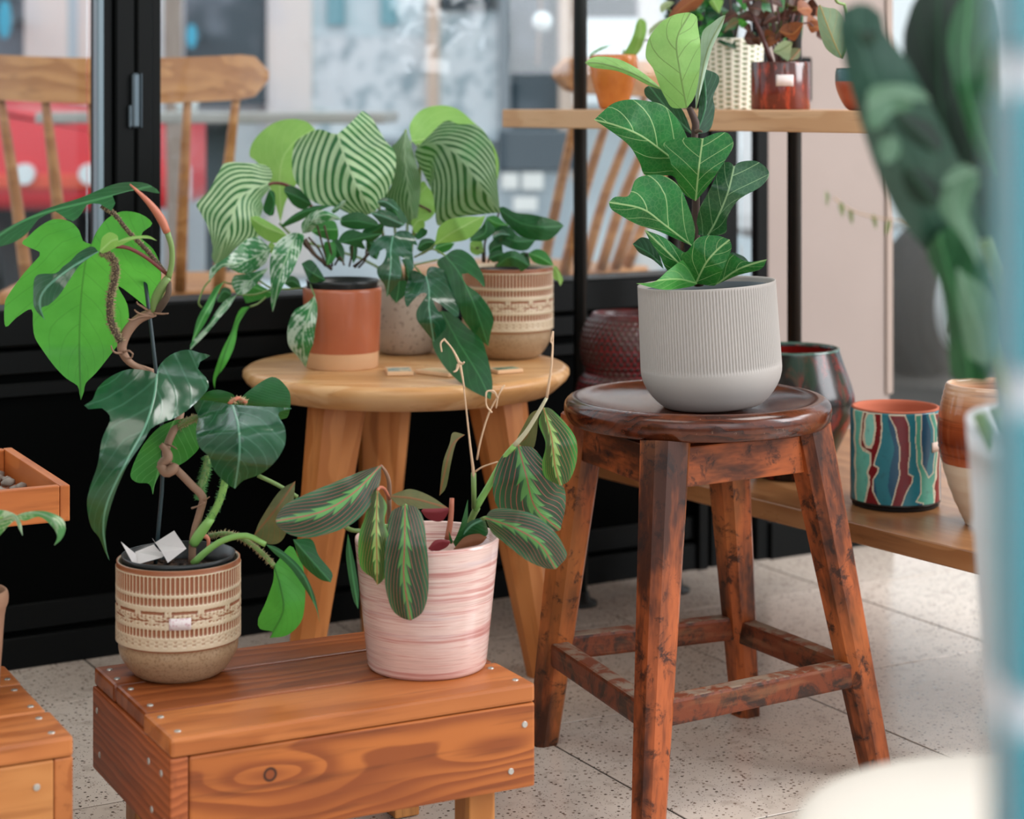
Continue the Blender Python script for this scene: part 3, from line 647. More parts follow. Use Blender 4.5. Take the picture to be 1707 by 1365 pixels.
# --- beige fluted pot
def beige_mat():
    g = G('fluted_stoneware', .32, .5); gl = g.attr('gl'); v = g.co(rnd=False); x, y, z = g.xyz(v)
    n = g.noise(v, 60, 3, .6); n2 = g.noise(v, 400, 2)
    top = g.mix(g.ss(gl, .12, .6), hexc('#cbbba0'), hexc('#8a4c2e')); top = g.mix(g.mul(n, .3), top, hexc('#a9825c'))
    bot = g.mix(g.ss(n2, .45, .7), hexc('#a58b6d'), hexc('#8d7256')); zt = g.attr('band')
    c = g.mix(g.ss(zt, .5, .51), bot, top); g.base(c); g.bump(n2, .05, .0005); return g.mat
MBE = beige_mat()
def beige_pot(par, c, R, H):
    zs = [0, .004, .012, .03, .06, .10, .15, .20, .25, .28, .305, .312, .318, .325]+list(np.linspace(.335, .955, 62))+[.962, .97, .98, .99, 1.0]
    def rad(z):
        if z < .312: return .955*(.60+.40*min(1, (z/.22))**.5) if z < .22 else .955
        if z < .32: return .965
        if z > .96: return .985
        return 1.0
    prof = [(R*rad(z), H*z) for z in zs]
    prof = [(.001, 0)]+prof+[(R*.955, H*1.0), (R*.935, H*.985), (R*.93, H*.8), (R*.9, H*.3), (.001, H*.28)]
    N = 84; n = N*6; fr = [0]+zs+[1, .985, .8, .3, .28]; gls = []
    def relief(th, z):
        fl = np.clip(.62+.55*np.cos(N*th), 0, 1)
        def row(a, b, e=.012): return min(1, max(0, (z-a)/e))*min(1, max(0, (b-z)/e))
        g_ = np.zeros_like(th)
        g_ += row(.795, .95)*fl**.8; g_ += row(.70, .775)*fl**.8; g_ += row(.435, .51)*fl**1.0
        w = row(.535, .665, .01); ph = (th*N/7/2/PI*1.0) % 1; 
        g_ += w*.22*(np.abs(np.abs((z-.6)/.055)-np.abs(np.sin(ph*PI))*1.0) < .16)+w*.8*((np.abs(z-.645) < .007) & (ph > .1) & (ph < .9))+w*.6*((np.abs(z-.575) < .006) & ((ph+.5) % 1 > .1) & ((ph+.5) % 1 < .9))+w*.22*np.clip(np.cos(N*th)+.3, 0, 1)+w*.3*(np.sin(N*.5*th+2*np.sin(z*90))*np.sin(z*260) > .5)
        g_ += row(.355, .42, .006)*.35*(np.sin(N*.5*th)*np.sin(z*420) > .1)
        return np.clip(g_, 0, 1)
    def disp(th, i, r, z):
        q = fr[i]; inside = i > len(zs)
        g_ = relief(th, q) if (.33 < q < .957 and not inside) else np.zeros_like(th); gls.append(g_); 
        if not inside and (q > .955 or .308 < q < .322): gls[-1] = np.ones_like(th)*.9
        return -g_*R*.028
    o = lathe('pot', prof, MBE, par, c, n, disp); glv(o, np.concatenate(gls))
    glv(o, np.concatenate([np.full(n, 1.0 if (q > .31) else 0.0) for q in fr]), 'band'); return o
e = climber = empty('potted_climber', P(298, 1130, 2.09)*0+Vector((-.352, 2.09, .2)), 'tall climbing plant with big lobed leaves in a beige fluted pot on the bench', 'potted plant')
BP = Vector((-.352, 2.09, .2)); beige_pot(e, BP, .0655, .122)
nursery(e, BP, .0585, .1265); disc('soil', .056, .108, MSO, e, BP, 32, .003)
MSK = pap('sticker_print', '#d9cfce', '#c9a9ae', 260, (.5, .62))
patch('price_sticker', BP, .0656, .02, .36, .062, .074, MSK, e)
e = green_pot = empty('potted_foliage', (-.006, 2.91, .429), 'low dark-leaved plant in a beige fluted pot at the right of the round table', 'potted plant')
BP2 = Vector((-.006, 2.91, .429)); beige_pot(e, BP2, .067, .133); nursery(e, BP2, .0595, .128, .012); disc('soil', .058, .118, MSO, e, BP2, 32, .003)
# --- terracotta pot
e = terr = empty('potted_philodendron', (-.240, 2.80, .429), 'trailing silver-leaved plant in a terracotta pot with a pale base band', 'potted plant')
TP = Vector((-.240, 2.80, .429))
def terrm():
    g = G('terracotta_glaze', .25, .5); v = g.co(rnd=False); z = g.xyz(v)[2]; n = g.noise(v, 30, 3)
    c = g.mix(g.ss(z, .0225, .0235), g.mix(n, hexc('#d0a47c'), hexc('#dcb48e')), g.mix(n, hexc('#b5694a'), hexc('#a85c40'))); g.base(c); g.rough(g.sub(.6, g.mul(g.ss(z, .0225, .0235), .36))); return g.mat
lathe('pot', [(.001, 0), (.049, 0), (.0505, .0015), (.0515, .022), (.0525, .024), (.0558, .108), (.0555, .1125), (.053, .1135), (.0515, .111), (.050, .03), (.001, .028)], terrm(), e, TP, 64)
nursery(e, TP, .0505, .1235, .015); disc('soil', .048, .108, MSO, e, TP, 32, .004)
# --- grey speckled pot
e = cala = empty('potted_calathea', (-.158, 2.955, .429), 'striped round-leaved plant in a grey pot behind the terracotta one', 'potted plant')
GP = Vector((-.158, 2.955, .429))
g = G('speckled_grey', .5, .4); v = g.co(rnd=False); g.base(g.mix(g.ss(g.noise(v, 180, 2), .55, .68), hexc('#b8aca0'), hexc('#94877b'))); MGS = g.mat
lathe('pot', smoothprof([(.001, 0), (.03, 0), (.042, .008), (.051, .03), (.053, .06), (.051, .09), (.0495, .106), (.047, .106), (.046, .09), (.001, .088)], 3), MGS, e, GP, 56); disc('soil', .046, .094, MSO, e, GP, 32, .003)
# --- pink striped pot
def pinkm():
    g = G('pink_brushed_glaze', .16, .55); v = g.co(rnd=False); x, y, z = g.xyz(v)
    w = g.noise(v, 12, 2); zz = g.add(z, g.mul(w, .004)); n = g.noise(g.vec(g.mul(x, 4.0), g.mul(y, 4.0), g.mul(zz, 150.0)), 1, 4, .75)
    n2 = g.noise(g.vec(g.mul(x, 3.0), g.mul(y, 3.0), g.mul(zz, 420.0)), 1, 2, .6); n3 = g.noise(g.vec(g.mul(x, 6.0), g.mul(y, 6.0), g.mul(zz, 70.0)), 1, 3, .6)
    c = g.ramp(n, [(.30, '#b0756f'), (.42, '#c6958d'), (.52, '#dcc0b7'), (.62, '#c8a69d'), (.72, '#b57f76')])
    c = g.mix(g.mul(g.ss(n2, .55, .72), .5), c, hexc('#e4d2ca')); c = g.mix(g.mul(g.ss(n3, .55, .7), .45), c, hexc('#b9a7ae')); g.base(c); g.bump(n, .05, .0006); return g.mat
PP = Vector((-.091, 2.12, .2))
e = pink = empty('potted_prayer_plant', PP, 'red-veined prayer plant with dry stems in a pink striped pot', 'potted plant')
lathe('pot', [(.001, 0), (.060, 0), (.0625, .0015), (.0638, .005), (.0772, .134), (.0770, .1375), (.0755, .1385), (.0742, .137), (.062, .02), (.001, .015)], pinkm(), e, PP, 80)
disc('soil', .068, .092, MSO, e, PP, 32, .004)
# --- ribbed grey-white pot on the stool
tl = Matrix.Rotation(math.radians(-3.2), 4, 'Y')
WPp = Vector((P(1189, 0, 2.375).x, 2.375, .4395))
e = fid = empty('potted_fiddle_leaf_fig', WPp, 'fiddle-leaf fig in a grey-white ribbed pot standing on the stool', 'potted plant')
zs = [0, .0015, .004, .009, .015, .022, .030, .038, .044, .0475, .050]+list(np.linspace(.053, .1425, 16))+[.1445, .146, .1468]
def wr_(z): return .056+.0285*math.sin(min(1, z/.045)*PI/2)**.75 if z < .045 else .0845-.0017*(z-.045)/.1
prof = [(.001, 0)]+[(wr_(z), z) for z in zs]+[(.0805, .1468), (.0795, .144), (.079, .06), (.001, .05)]
def wd(th, i, r, z):
    if .0475 < z < .1445 and i <= len(zs): return -(.5+.5*np.cos(138*th))**1.5*.0015
    return np.zeros_like(th)
g = G('matt_grey_white', .62, .35); v = g.co(rnd=False); g.base(g.mix(g.noise(v, 20, 3), hexc('#a8a39e'), hexc('#afa9a4'))); g.bump(g.noise(v, 300, 2), .06, .0005)
lathe('pot', prof, g.mat, e, WPp, 138*6, wd, tilt=tl)
nursery(e, WPp, .0765, .1405, .01, tl, plain('grey_blue_liner', '#4c565c', .5)); disc('soil', .074, .130, MSO, e, WPp, 32, .003, tl)
# --- beehive pot
def scales(R0, N=44, dz=.0078):
    def f(th, z):
        row = np.floor(z/dz); off = (row % 2)*.5; a = (th*N/2/PI+off) % 1-.5; b = (z/dz) % 1-.5
        return np.clip(1-(a*a+b*b)*4.2, 0, 1)**.6
    return f
def beem():
    g = G('hammered_red_glaze', .35, .4); gl = g.attr('gl'); v = g.co(rnd=False); n = g.noise(v, 18, 3)
    c = g.mix(g.ss(gl, .05, .42), hexc('#8c1220'), hexc('#38201f')); c = g.mix(g.mul(g.ss(n, .42, .62), .8), c, g.mix(g.ss(gl, .15, .7), hexc('#301214'), hexc('#564038'))); g.base(c); return g.mat
BH = Vector((P(1048, 0, 3.05).x, 3.05, .263)); YB = 3.05
e = empty('beehive_pot', BH, 'dark red hammered double-bulge pot behind the stool', 'pot')
pr = smoothprof([(.055, 0), (.070, .022), (.080, .055), (.082, .085), (.076, .112), (.0665, .124), (.066, .130), (.070, .140), (.0735, .158), (.0725, .180), (.067, .198), (.060, .210), (.0565, .216)], 7)
pr = [(.001, 0)]+[tuple(q) for q in pr]+[(.053, .217), (.050, .213), (.055, .18), (.05, .05), (.001, .04)]
sc_ = scales(.08); gl_ = []
def bd_(th, i, r, z):
    if .004 < z < .208 and i < len(pr)-5: h = sc_(th, z)
    else: h = np.ones_like(th)*.3
    gl_.append(h); return h*.0022 if .004 < z < .208 else np.zeros_like(th)
o = lathe('body', pr, beem(), e, BH, 352, bd_); glv(o, np.concatenate(gl_))
# --- dark drip glazed pot
def dripm():
    g = G('dark_drip_glaze', .2, .35); v = g.co(rnd=False); x, y, z = g.xyz(v)
    n = g.noise(g.vec(g.mul(x, 42.0), g.mul(y, 42.0), g.mul(z, 14.0)), 1, 4, .65, .6); n2 = g.noise(g.vec(g.mul(x, 24.0), g.mul(y, 24.0), g.mul(z, 9.0)), 1, 3, .6, .4)
    c = g.mix(g.ss(n, .46, .62), hexc('#160d0b'), hexc('#6e1c14')); c = g.mix(g.mul(g.ss(n2, .52, .66), .8), c, hexc('#1c3426')); g.base(c); return g.mat
MDR = dripm()
DP = Vector((P(1318, 0, 2.86).x, 2.86, .263)); e = empty('drip_glazed_pot', DP, 'large dark pot with red and green drip glaze right of the stool', 'pot')
pr = smoothprof([(.001, 0), (.044, 0), (.052, .01), (.070, .045), (.087, .085), (.0915, .112), (.088, .13), (.078, .158), (.0705, .180), (.0695, .184)], 4)
lathe('body', [tuple(q) for q in pr]+[(.0665, .184), (.0655, .18), (.078, .14), (.08, .1), (.04, .02), (.001, .018)], MDR, e, DP, 64)
lathe('inner_glaze', [(.0650, .1795), (.0775, .14), (.0795, .1), (.04, .021), (.001, .019)], plain('red_inner_glaze', '#7c1a16', .15, .6), e, DP, 64)
lathe('rim', [(.0700, .1828), (.0702, .1858), (.0668, .1862), (.0660, .1830)], plain('green_rim_glaze', '#3e5a50', .12, .6), e, DP, 64)
# --- painted mug pot
MU = Vector((P(1492.5, 0, 2.66).x, 2.66, .263)); e = empty('painted_pot', MU, 'teal and red hand-painted clay pot with cream outlines on the platform', 'pot')
mr, mh = .0597, .130; polys = [
 ('#5fae9c', [(125, 385), (165, 390), (152, 450), (150, 570), (187, 600), (190, 650), (175, 700), (185, 760), (160, 870), (130, 865)]),
 ('#6e1018', [(162, 392), (178, 396), (165, 440), (160, 530), (172, 572), (190, 575), (205, 545), (212, 470), (208, 400), (240, 402), (238, 540), (215, 610), (205, 660), (228, 672), (222, 695), (200, 730), (200, 790), (225, 850), (258, 890), (160, 870), (178, 790), (182, 720), (175, 700), (190, 660), (188, 605), (160, 590), (146, 555), (150, 470)]),
 ('#7dbfb0', [(180, 400), (205, 400), (208, 480), (200, 550), (185, 570), (168, 560), (163, 500), (168, 430)]),
 ('#6e1018', [(275, 405), (355, 405), (372, 450), (380, 560), (370, 700), (392, 712), (388, 745), (350, 820), (320, 892), (275, 892), (305, 800), (325, 700), (325, 560), (305, 470)]),
 ('#4d9a84', [(410, 405), (445, 405), (438, 500), (445, 650), (480, 722), (512, 700), (522, 600), (515, 480), (488, 405), (520, 400), (540, 480), (538, 620), (520, 750), (515, 800), (520, 885), (450, 895), (450, 850), (410, 840), (440, 800), (440, 760), (435, 700), (418, 650), (410, 540)]),
 ('#6e1018', [(522, 405), (552, 400), (570, 480), (566, 600), (555, 700), (562, 880), (508, 885), (525, 800), (510, 765), (530, 730), (541, 600), (541, 480)])]
def inpoly(px, py, poly):
    ins = np.zeros(px.shape, bool); n = len(poly); dist = np.full(px.shape, 1e9)
    for i in range(n):
        x0, y0 = poly[i]; x1, y1 = poly[(i+1) % n]
        cnd = ((y0 > py) != (y1 > py)) & (px < (x1-x0)*(py-y0)/((y1-y0) or 1e-9)+x0); ins ^= cnd
        dx, dy = x1-x0, y1-y0; t = np.clip(((px-x0)*dx+(py-y0)*dy)/(dx*dx+dy*dy+1e-9), 0, 1); dist = np.minimum(dist, np.hypot(px-x0-t*dx, py-y0-t*dy))
    return ins, dist
nz, na = 120, 420; prof = [(.001, .004), (mr-.010, .004)]+[(mr-.0012*(1 if k in (0, nz) else 0), .006+(mh-.006)*k/nz) for k in range(nz+1)]
V, Fs = lathe_data(prof, na); Z = V[:, 2]; phi = np.arctan2(V[:, 0], -V[:, 1]); sx = np.sin(phi); back = np.abs(phi) > PI/2
X_ = 349+231*sx; X_[back] = 349-231*sx[back]; Y_ = 400+(mh-Z)/mh*497-22*(1-np.abs(np.cos(phi)))
wob = 3*np.sin(Y_*.05)+2*np.sin(X_*.09); X_ = X_+wob*.5
C = np.tile(np.array(hexc('#1f6072')), (len(V), 1)); bl = np.sin(X_*.045)+.6*np.sin(Y_*.02+X_*.02); C[:] = np.where(bl[:, None] > .2, np.array(hexc('#1b4c66')), np.array(hexc('#22707c')))
dm = np.full(len(V), 1e9)
for c_, pl_ in polys:
    i_, d_ = inpoly(X_, Y_, pl_); C[i_] = hexc(c_); dm = np.minimum(dm, d_)
C[dm < 3.2] = hexc('#c9bfa6'); C[Z < .010] = hexc('#141414')
o = obj('body', V+np.array(MU), Fs, None, e, origin=MU)
ca = o.data.color_attributes.new('paint', 'FLOAT_COLOR', 'POINT'); ca.data.foreach_set('color', C.astype(np.float32).ravel())
g = G('painted_clay', .3, .5); ac = g.attr('paint', 'Color'); n = g.noise(g.co(rnd=False), 90, 3, .6); g.base(g.mix(g.mul(g.ss(n, .5, .8), .3), ac, hexc('#16323c'))); g.bump(n, .08, .0008); o.data.materials.append(g.mat)
MRC = plain('red_clay', '#b4644a', .75, .25, noise=.1)
lathe('rim', [(mr-.0012, mh+.0004), (mr-.0018, mh+.0022), (mr-.0045, mh+.0026), (mr-.0062, mh+.0008), (mr-.0068, mh-.004), (mr-.009, .02), (.001, .016)], MRC, e, MU, 72)
lathe('foot_ring', [(.001, 0), (mr-.005, 0), (mr-.002, .002), (mr-.002, .0055), (mr-.0005, .006)], plain('black_foot', '#101112', .6), e, MU, 64)
patch('price_sticker', MU, mr+.0003, .72, 1.15, mh-.040-.013, mh-.040, plain('beige_sticker', '#d8c3b4', .7), e)
# --- brown and cream vase
def vasem():
    g = G('brown_cream_glaze', .14, .6); v = g.co(rnd=False); x, y, z = g.xyz(v); n = g.noise(v, 30, 3, .6)
    b = g.noise(g.vec(g.mul(x, 6.0), g.mul(y, 6.0), g.mul(z, 170.0)), 1, 3, .6)
    br = g.ramp(g.add(z, g.mul(b, .012)), [(.085, '#a8552f'), (.115, '#6e2d18'), (.14, '#9a4c2a'), (.165, '#b9805a'), (.18, '#d0a98a')])
    br = g.mix(g.mul(g.ss(b, .5, .7), .55), br, hexc('#5f2614')); cr = g.mix(b, hexc('#d9c9b3'), hexc('#c9b59b'))
    w = g.ss(g.add(z, g.mul(n, .006)), .0835, .0845); g.base(g.mix(w, cr, br)); g.rough(g.sub(.5, g.mul(w, .38))); return g.mat
VS = Vector((P(1655, 0, 2.53).x, 2.53, .263)); e = empty('stoneware_vase', VS, 'rounded vase with brown glaze over a cream base beside the painted pot', 'vase')
pr = smoothprof([(.001, 0), (.030, 0), (.038, .008), (.054, .045), (.0655, .085), (.0695, .112), (.068, .14), (.062, .168), (.0585, .180)], 8)
def vd(th, i, r, z): return np.full_like(th, .00045*math.sin(z*900)) if r > .03 and z < .178 else np.zeros_like(th)
lathe('body', [tuple(q) for q in pr]+[(.056, .181), (.055, .176), (.064, .13), (.05, .05), (.001, .03)], vasem(), e, VS, 72, vd)
# --- wooden name tablets on the table
MTB = plain('tablet_wood', '#dcb48c', .6, noise=.08)
MPR = pap('tablet_print', '#8a9a94', '#c9c2a8', 60)
def tablet(label, c, ang, sx, sy, print_col):
    T = Matrix.Translation((c[0], c[1], .4293+.0028))@Matrix.Rotation(ang, 4, 'Z'); e = empty('wooden_tablet', (c[0], c[1], .4292), label, 'tablet', 'small wooden tablets on the round table')
    bmo('block', boxbm(sx, sy, .0052, .0012, 2), MTB, e, T); bmo('print', boxbm(sx*.86, sy*.6, .0003, 0, off=(0, -.002, .0028)), print_col, e, T)
tablet('small wooden tablet with a blue-grey print, nearest the terracotta pot', (-.156, 2.732), .12, .036, .058, MPR)
tablet('small pale wooden tablet half under the drooping dark leaf', (-.098, 2.722), -.72, .062, .036, pap('tablet_print_b', '#cdb48c', '#bda57e', 60))
tablet('small wooden tablet with a green print beside the right beige pot', (-.010, 2.742), .5, .040, .034, pap('tablet_print_c', '#4f6a55', '#8a9a80', 60))
# ============================================================ LEAVES
def cat(pts, step):
    """Catmull-Rom resample of 2-D points at about `step`"""
    p = np.array(pts, float); out = []
    for i in range(len(p)-1):
        a = p[i-1] if i > 0 else 2*p[0]-p[1]; b = p[i]; c = p[i+1]; d = p[i+2] if i+2 < len(p) else 2*p[-1]-p[-2]
        m = max(1, int(round(np.linalg.norm(c-b)/step)))
        for k in range(m):
            t = k/m; out.append(.5*((2*b)+(-a+c)*t+(2*a-5*b+4*c-d)*t*t+(-a+3*b-3*c+d)*t**3))
    out.append(p[-1]); return np.array(out)
CR = {'C1': (0, 280, 3.25), 'C2': (120, 560, 2.202), 'C3': (320, 160, 3.7917), 'C4': (600, 160, 2.6765), 'C5': (420, 640, 2.625), 'C6': (960, 0, 2.73),
      'A': (400, 200, 4.55), 'B': (320, 350, 4.55), 'C': (600, 330, 3.9), 'D': (720, 320, 6.825), 'E': (1060, 0, 4.2675), 'H': (970, 0, 7.187), 'J': (1100, 0, 5.334), 'K': (1367, 0, 3.033), 'Z': (0, 680, 1.993), 'O': (0, 0, 1)}
def pp(s, crop):
    ox, oy, k = CR[crop]; return [(ox+float(a.split(',')[0])/k, oy+float(a.split(',')[1])/k) for a in s.split()]
def leaf(par, crop, mid, L, R, Y, mat, k=(.25, .25), curl=0.0, rip=0.0, nr=9, name='leaf', den=13, cup=0.0, label=None):
    """mid/L/R: base-to-tip lines of the blade; Y: depth(s) along the midrib; k: how each half leans away; curl: edge roll in 1/m; rip: ripple height in m"""
    m = pp(mid, crop); l = pp(L, crop); r = pp(R, crop); b, t = np.array(m[0]), np.array(m[-1])
    def full(q):
        q = [np.array(x) for x in q]
        if np.linalg.norm(q[0]-b) > 1.5: q = [b]+q
        else: q[0] = b
        if np.linalg.norm(q[-1]-t) > 1.5: q = q+[t]
        else: q[-1] = t
        return q
    l = full(l); r = full(r)
    allp = np.array(l+r); size = max(np.ptp(allp[:, 0]), np.ptp(allp[:, 1])); h = max(size/den, 2.0)
    lo = cat(l, h*.55); ro = cat(r, h*.55); mo = cat(m, h*.8)
    out = np.concatenate([lo, ro[::-1][1:-1]])
    d = np.linalg.norm(np.roll(out, -1, 0)-out, axis=1); out = out[d > .25]
    x0, y0 = out.min(0); x1, y1 = out.max(0); gx, gy = np.meshgrid(np.arange(x0+h*.5, x1, h), np.arange(y0+h*.5, y1, h*.87)); gx[::2] += h*.5
    G2 = np.concatenate([np.stack([gx.ravel(), gy.ravel()], 1), mo[1:-1]])
    ins, dist = inpoly(G2[:, 0], G2[:, 1], [tuple(q) for q in out])
    isM = np.arange(len(G2)) >= gx.size
    G2k = G2[ins & (dist > h*.22)]; isk = isM[ins & (dist > h*.22)]
    gm = G2k[isk]; gi = G2k[~isk]
    if len(gm) and len(gi):
        dd = np.linalg.norm(gi[:, None]-gm[None], axis=2).min(1); gi = gi[dd > h*.45]
    pts = np.concatenate([out, gm, gi])
    res = geometry.delaunay_2d_cdt([Vector(q) for q in pts], [], [list(range(len(out)))], 1, 1e-4)
    V2 = np.array([tuple(q) for q in res[0]]); Fs = [tuple(f) for f in res[2]]
    # (s, d) of each vertex against the midrib
    M_ = cat(m, max(size/40, 1.0)); seg = M_[1:]-M_[:-1]; sl = np.linalg.norm(seg, axis=1); cum = np.concatenate([[0], np.cumsum(sl)]); Ltot = cum[-1]
    def sd(q):
        best = np.full(len(q), 1e9); s_ = np.zeros(len(q)); d_ = np.zeros(len(q))
        for i in range(len(seg)):
            u = seg[i]/max(sl[i], 1e-6); w = q-M_[i]; tt = w@u
            lo_ = -1e9 if i == 0 else 0; hi_ = 1e9 if i == len(seg)-1 else sl[i]
            tc = np.clip(tt, lo_, hi_); pr = M_[i]+tc[:, None]*u; dv = q-pr; dist_ = np.linalg.norm(dv, axis=1)
            sg = np.sign(u[0]*w[:, 1]-u[1]*w[:, 0]); up = dist_ < best
            best = np.where(up, dist_, best); s_ = np.where(up, cum[i]+tc, s_); d_ = np.where(up, dist_*np.where(sg == 0, 1, sg), d_)
        return s_, d_
    s, dd = sd(V2); so, do = sd(out); lsg = np.sign(np.median(sd(lo)[1])) or 1
    s01 = s/Ltot; so1 = so/Ltot; W1 = []
    bins = np.linspace(-.2, 1.05, 21)
    Wl = np.zeros(21); Wr = np.zeros(21)
    for arr, sg in ((Wl, lsg), (Wr, -lsg)):
        sel = np.sign(do) == sg
        for i, c in enumerate(bins):
            nb = sel & (np.abs(so1-c) < .055); arr[i] = np.abs(do[nb]).max() if nb.any() else np.nan
        ok = ~np.isnan(arr); arr[:] = np.interp(bins, bins[ok], arr[ok]) if ok.any() else 1; arr[:] = np.convolve(np.pad(arr, 1, 'edge'), [.25, .5, .25], 'valid')
    isL = np.sign(dd) == lsg
    wv = np.where(isL, np.interp(s01, bins, Wl), np.interp(s01, bins, Wr)); t01 = np.clip(np.abs(dd)/np.maximum(wv, 1.5), 0, 1)
    Yl = np.interp(np.clip(s01, -.3, 1), np.linspace(0, 1, len(Y)), Y)
    px2m = np.mean(Y)/F; dm_ = np.abs(dd)*px2m
    Yv = Yl+np.where(isL, k[0], k[1])*dm_+curl*dm_*dm_*8+cup*np.sin(np.clip(s01, 0, 1)*PI)*(-1)
    if rip: Yv = Yv+rip*np.sin(2*PI*nr*(s01-.42*t01))*t01*(1.25-t01)*np.clip(1.15-s01, 0, 1)
    V3 = np.stack([(V2[:, 0]-CX)*Yv/F, Yv, CH-(V2[:, 1]-HV)*Yv/F], 1)
    o = obj(name, V3, Fs, mat, par)
    me = o.data
    uv = me.uv_layers.new(name='leafuv'); nrm = np.stack([s01, np.sign(dd)*t01*.5+.5], 1)
    li = np.zeros(len(me.loops), int); me.loops.foreach_get('vertex_index', li); uv.data.foreach_set('uv', nrm[li].astype(np.float32).ravel())
    glv(o, dd*px2m, 'dist')
    if label: o['label'] = label
    return o
def leafmat(name, kind, c1, c2, vein, rough=.34, trans=.25, tcol=None, n=9, slope=.42, spec=.45, vw=.10, lvs=.3, cexp=1.15):
    g = G(name, rough, spec); nd = g.nt.nodes.new('ShaderNodeUVMap'); nd.uv_map = 'leafuv'; s, tt, _ = g.xyz(nd.outputs[0])
    t = g.m('ABSOLUTE', g.mul(g.sub(tt, .5), 2.0)); d = g.m('ABSOLUTE', g.attr('dist')); ob = g.co(rnd=False, kind='Object')
    nz = g.noise(ob, 28, 3, .6); nzf = g.noise(ob, 220, 3, .6); side = g.mul(g.ss(tt, .499, .501), .37)
    midr = g.sub(1.0, g.ss(d, .0006, .0014))
    base = g.mix(g.ss(nz, .3, .7), hexc(c1), hexc(c2)); bh = g.mul(nzf, .1)
    ph = g.add(g.mul(g.sub(s, g.mul(g.m('POWER', t, cexp), slope)), float(n)), side)
    tri = g.m('ABSOLUTE', g.sub(g.m('FRACT', ph), .5))        # 0 centre .. .5
    V_ = hexc(vein)
    if kind == 'plain':
        lv = g.mul(g.sub(1.0, g.ss(tri, vw*.3, vw)), lvs); c = g.mix(lv, base, V_); c = g.mix(g.mul(midr, .9), c, V_); bh = g.add(bh, g.mul(lv, -.7)); bh = g.sub(bh, midr)
    elif kind == 'fiddle':
        w = g.add(vw*.35, g.mul(t, -.02)); lv = g.mul(g.sub(1.0, g.ss(tri, .012, vw*.62)), g.sub(1.0, g.mul(g.ss(t, .75, 1.0), .5)))
        v2 = g.vor(ob, 160, feature='DISTANCE_TO_EDGE'); net = g.mul(g.sub(1.0, g.ss(v2, .0, .12)), .10)
        c = g.mix(g.m('MAXIMUM', g.mul(lv, .85), net), base, V_); md = g.sub(1.0, g.ss(d, .0006, .0014)); edge = g.ss(t, .965, .995)
        c = g.mix(g.m('MAXIMUM', md, g.mul(edge, .6)), c, V_); bh = g.sub(g.sub(bh, g.mul(lv, .8)), md)
    elif kind == 'calathea':
        wz = g.noise(ob, 45, 2); st_ = g.ss(g.add(tri, g.mul(g.sub(wz, .5), .16)), .15, .27); ed = g.mul(g.ss(t, .9, 1.0), .0); c = g.mix(g.mul(st_, g.sub(1.0, ed)), hexc(c2), V_); c = g.mix(g.mul(g.ss(nz, .4, .8), .35), c, hexc(c1))
        c = g.mix(g.mul(g.sub(1.0, g.ss(d, .0007, .002)), .9), c, V_); bh = g.add(bh, g.mul(tri, 1.5))
    elif kind == 'maranta':
        rv = g.sub(1.0, g.ss(tri, .02, vw)); zz = g.add(.07, g.mul(g.m('FRACT', g.sub(g.mul(s, n*1.0), g.mul(t, 1.4))), .24)); zz = g.mul(zz, g.sub(1.1, g.mul(g.m('ABSOLUTE', g.sub(s, .45)), 1.0)))
        ctr = g.sub(1.0, g.ss(g.sub(t, zz), -.02, .03)); nz2 = g.noise(ob, 60, 2); band = g.mul(g.ss(t, .10, .25), g.sub(1.0, g.ss(t, .60, .95)))
        c = g.mix(g.mul(band, .85), hexc(c1), hexc('#142a1c')); c = g.mix(g.mul(rv, g.ss(t, .05, .3)), c, V_); c = g.mix(ctr, c, hexc(c2)); c = g.mix(g.sub(1.0, g.ss(d, .0004, .0009)), c, V_); bh = g.sub(bh, rv)
    elif kind == 'silver':
        sp_ = g.noise(ob, 42, 4, .62, .5); c = g.mix(g.ss(g.add(sp_, g.mul(g.sub(.5, tri), -.25)), .40, .56), base, V_); c = g.mix(g.mul(midr, .8), c, hexc('#8fae8c')); bh = g.sub(bh, midr); bh = g.add(bh, g.mul(sp_, 1.2))
    g.base(c); g.bump(bh, .35, .0012)
    g.rough(g.add(rough-.06, g.mul(nz, .14)))
    tr_ = g.nt.nodes.new('ShaderNodeBsdfTranslucent'); g.nt.links.new(g.mix(.55, c, hexc(tcol or '#6fbf3a')), tr_.inputs[0])
    mx = g.nt.nodes.new('ShaderNodeMixShader'); mx.inputs[0].default_value = trans
    g.nt.links.new(g.b.outputs[0], mx.inputs[1]); g.nt.links.new(tr_.outputs[0], mx.inputs[2]); g.nt.links.new(mx.outputs[0], g.out.inputs[0]); return g.mat
def stem(par, crop, pts, Y, r, mat, name='stem', n=8):
    q = pp(pts, crop); Ys = np.interp(np.linspace(0, 1, len(q)), np.linspace(0, 1, len(Y)), Y) if len(Y) != len(q) else Y
    return tube(name, [P(a, b, y) for (a, b), y in zip(q, Ys)], r, mat, par, n)
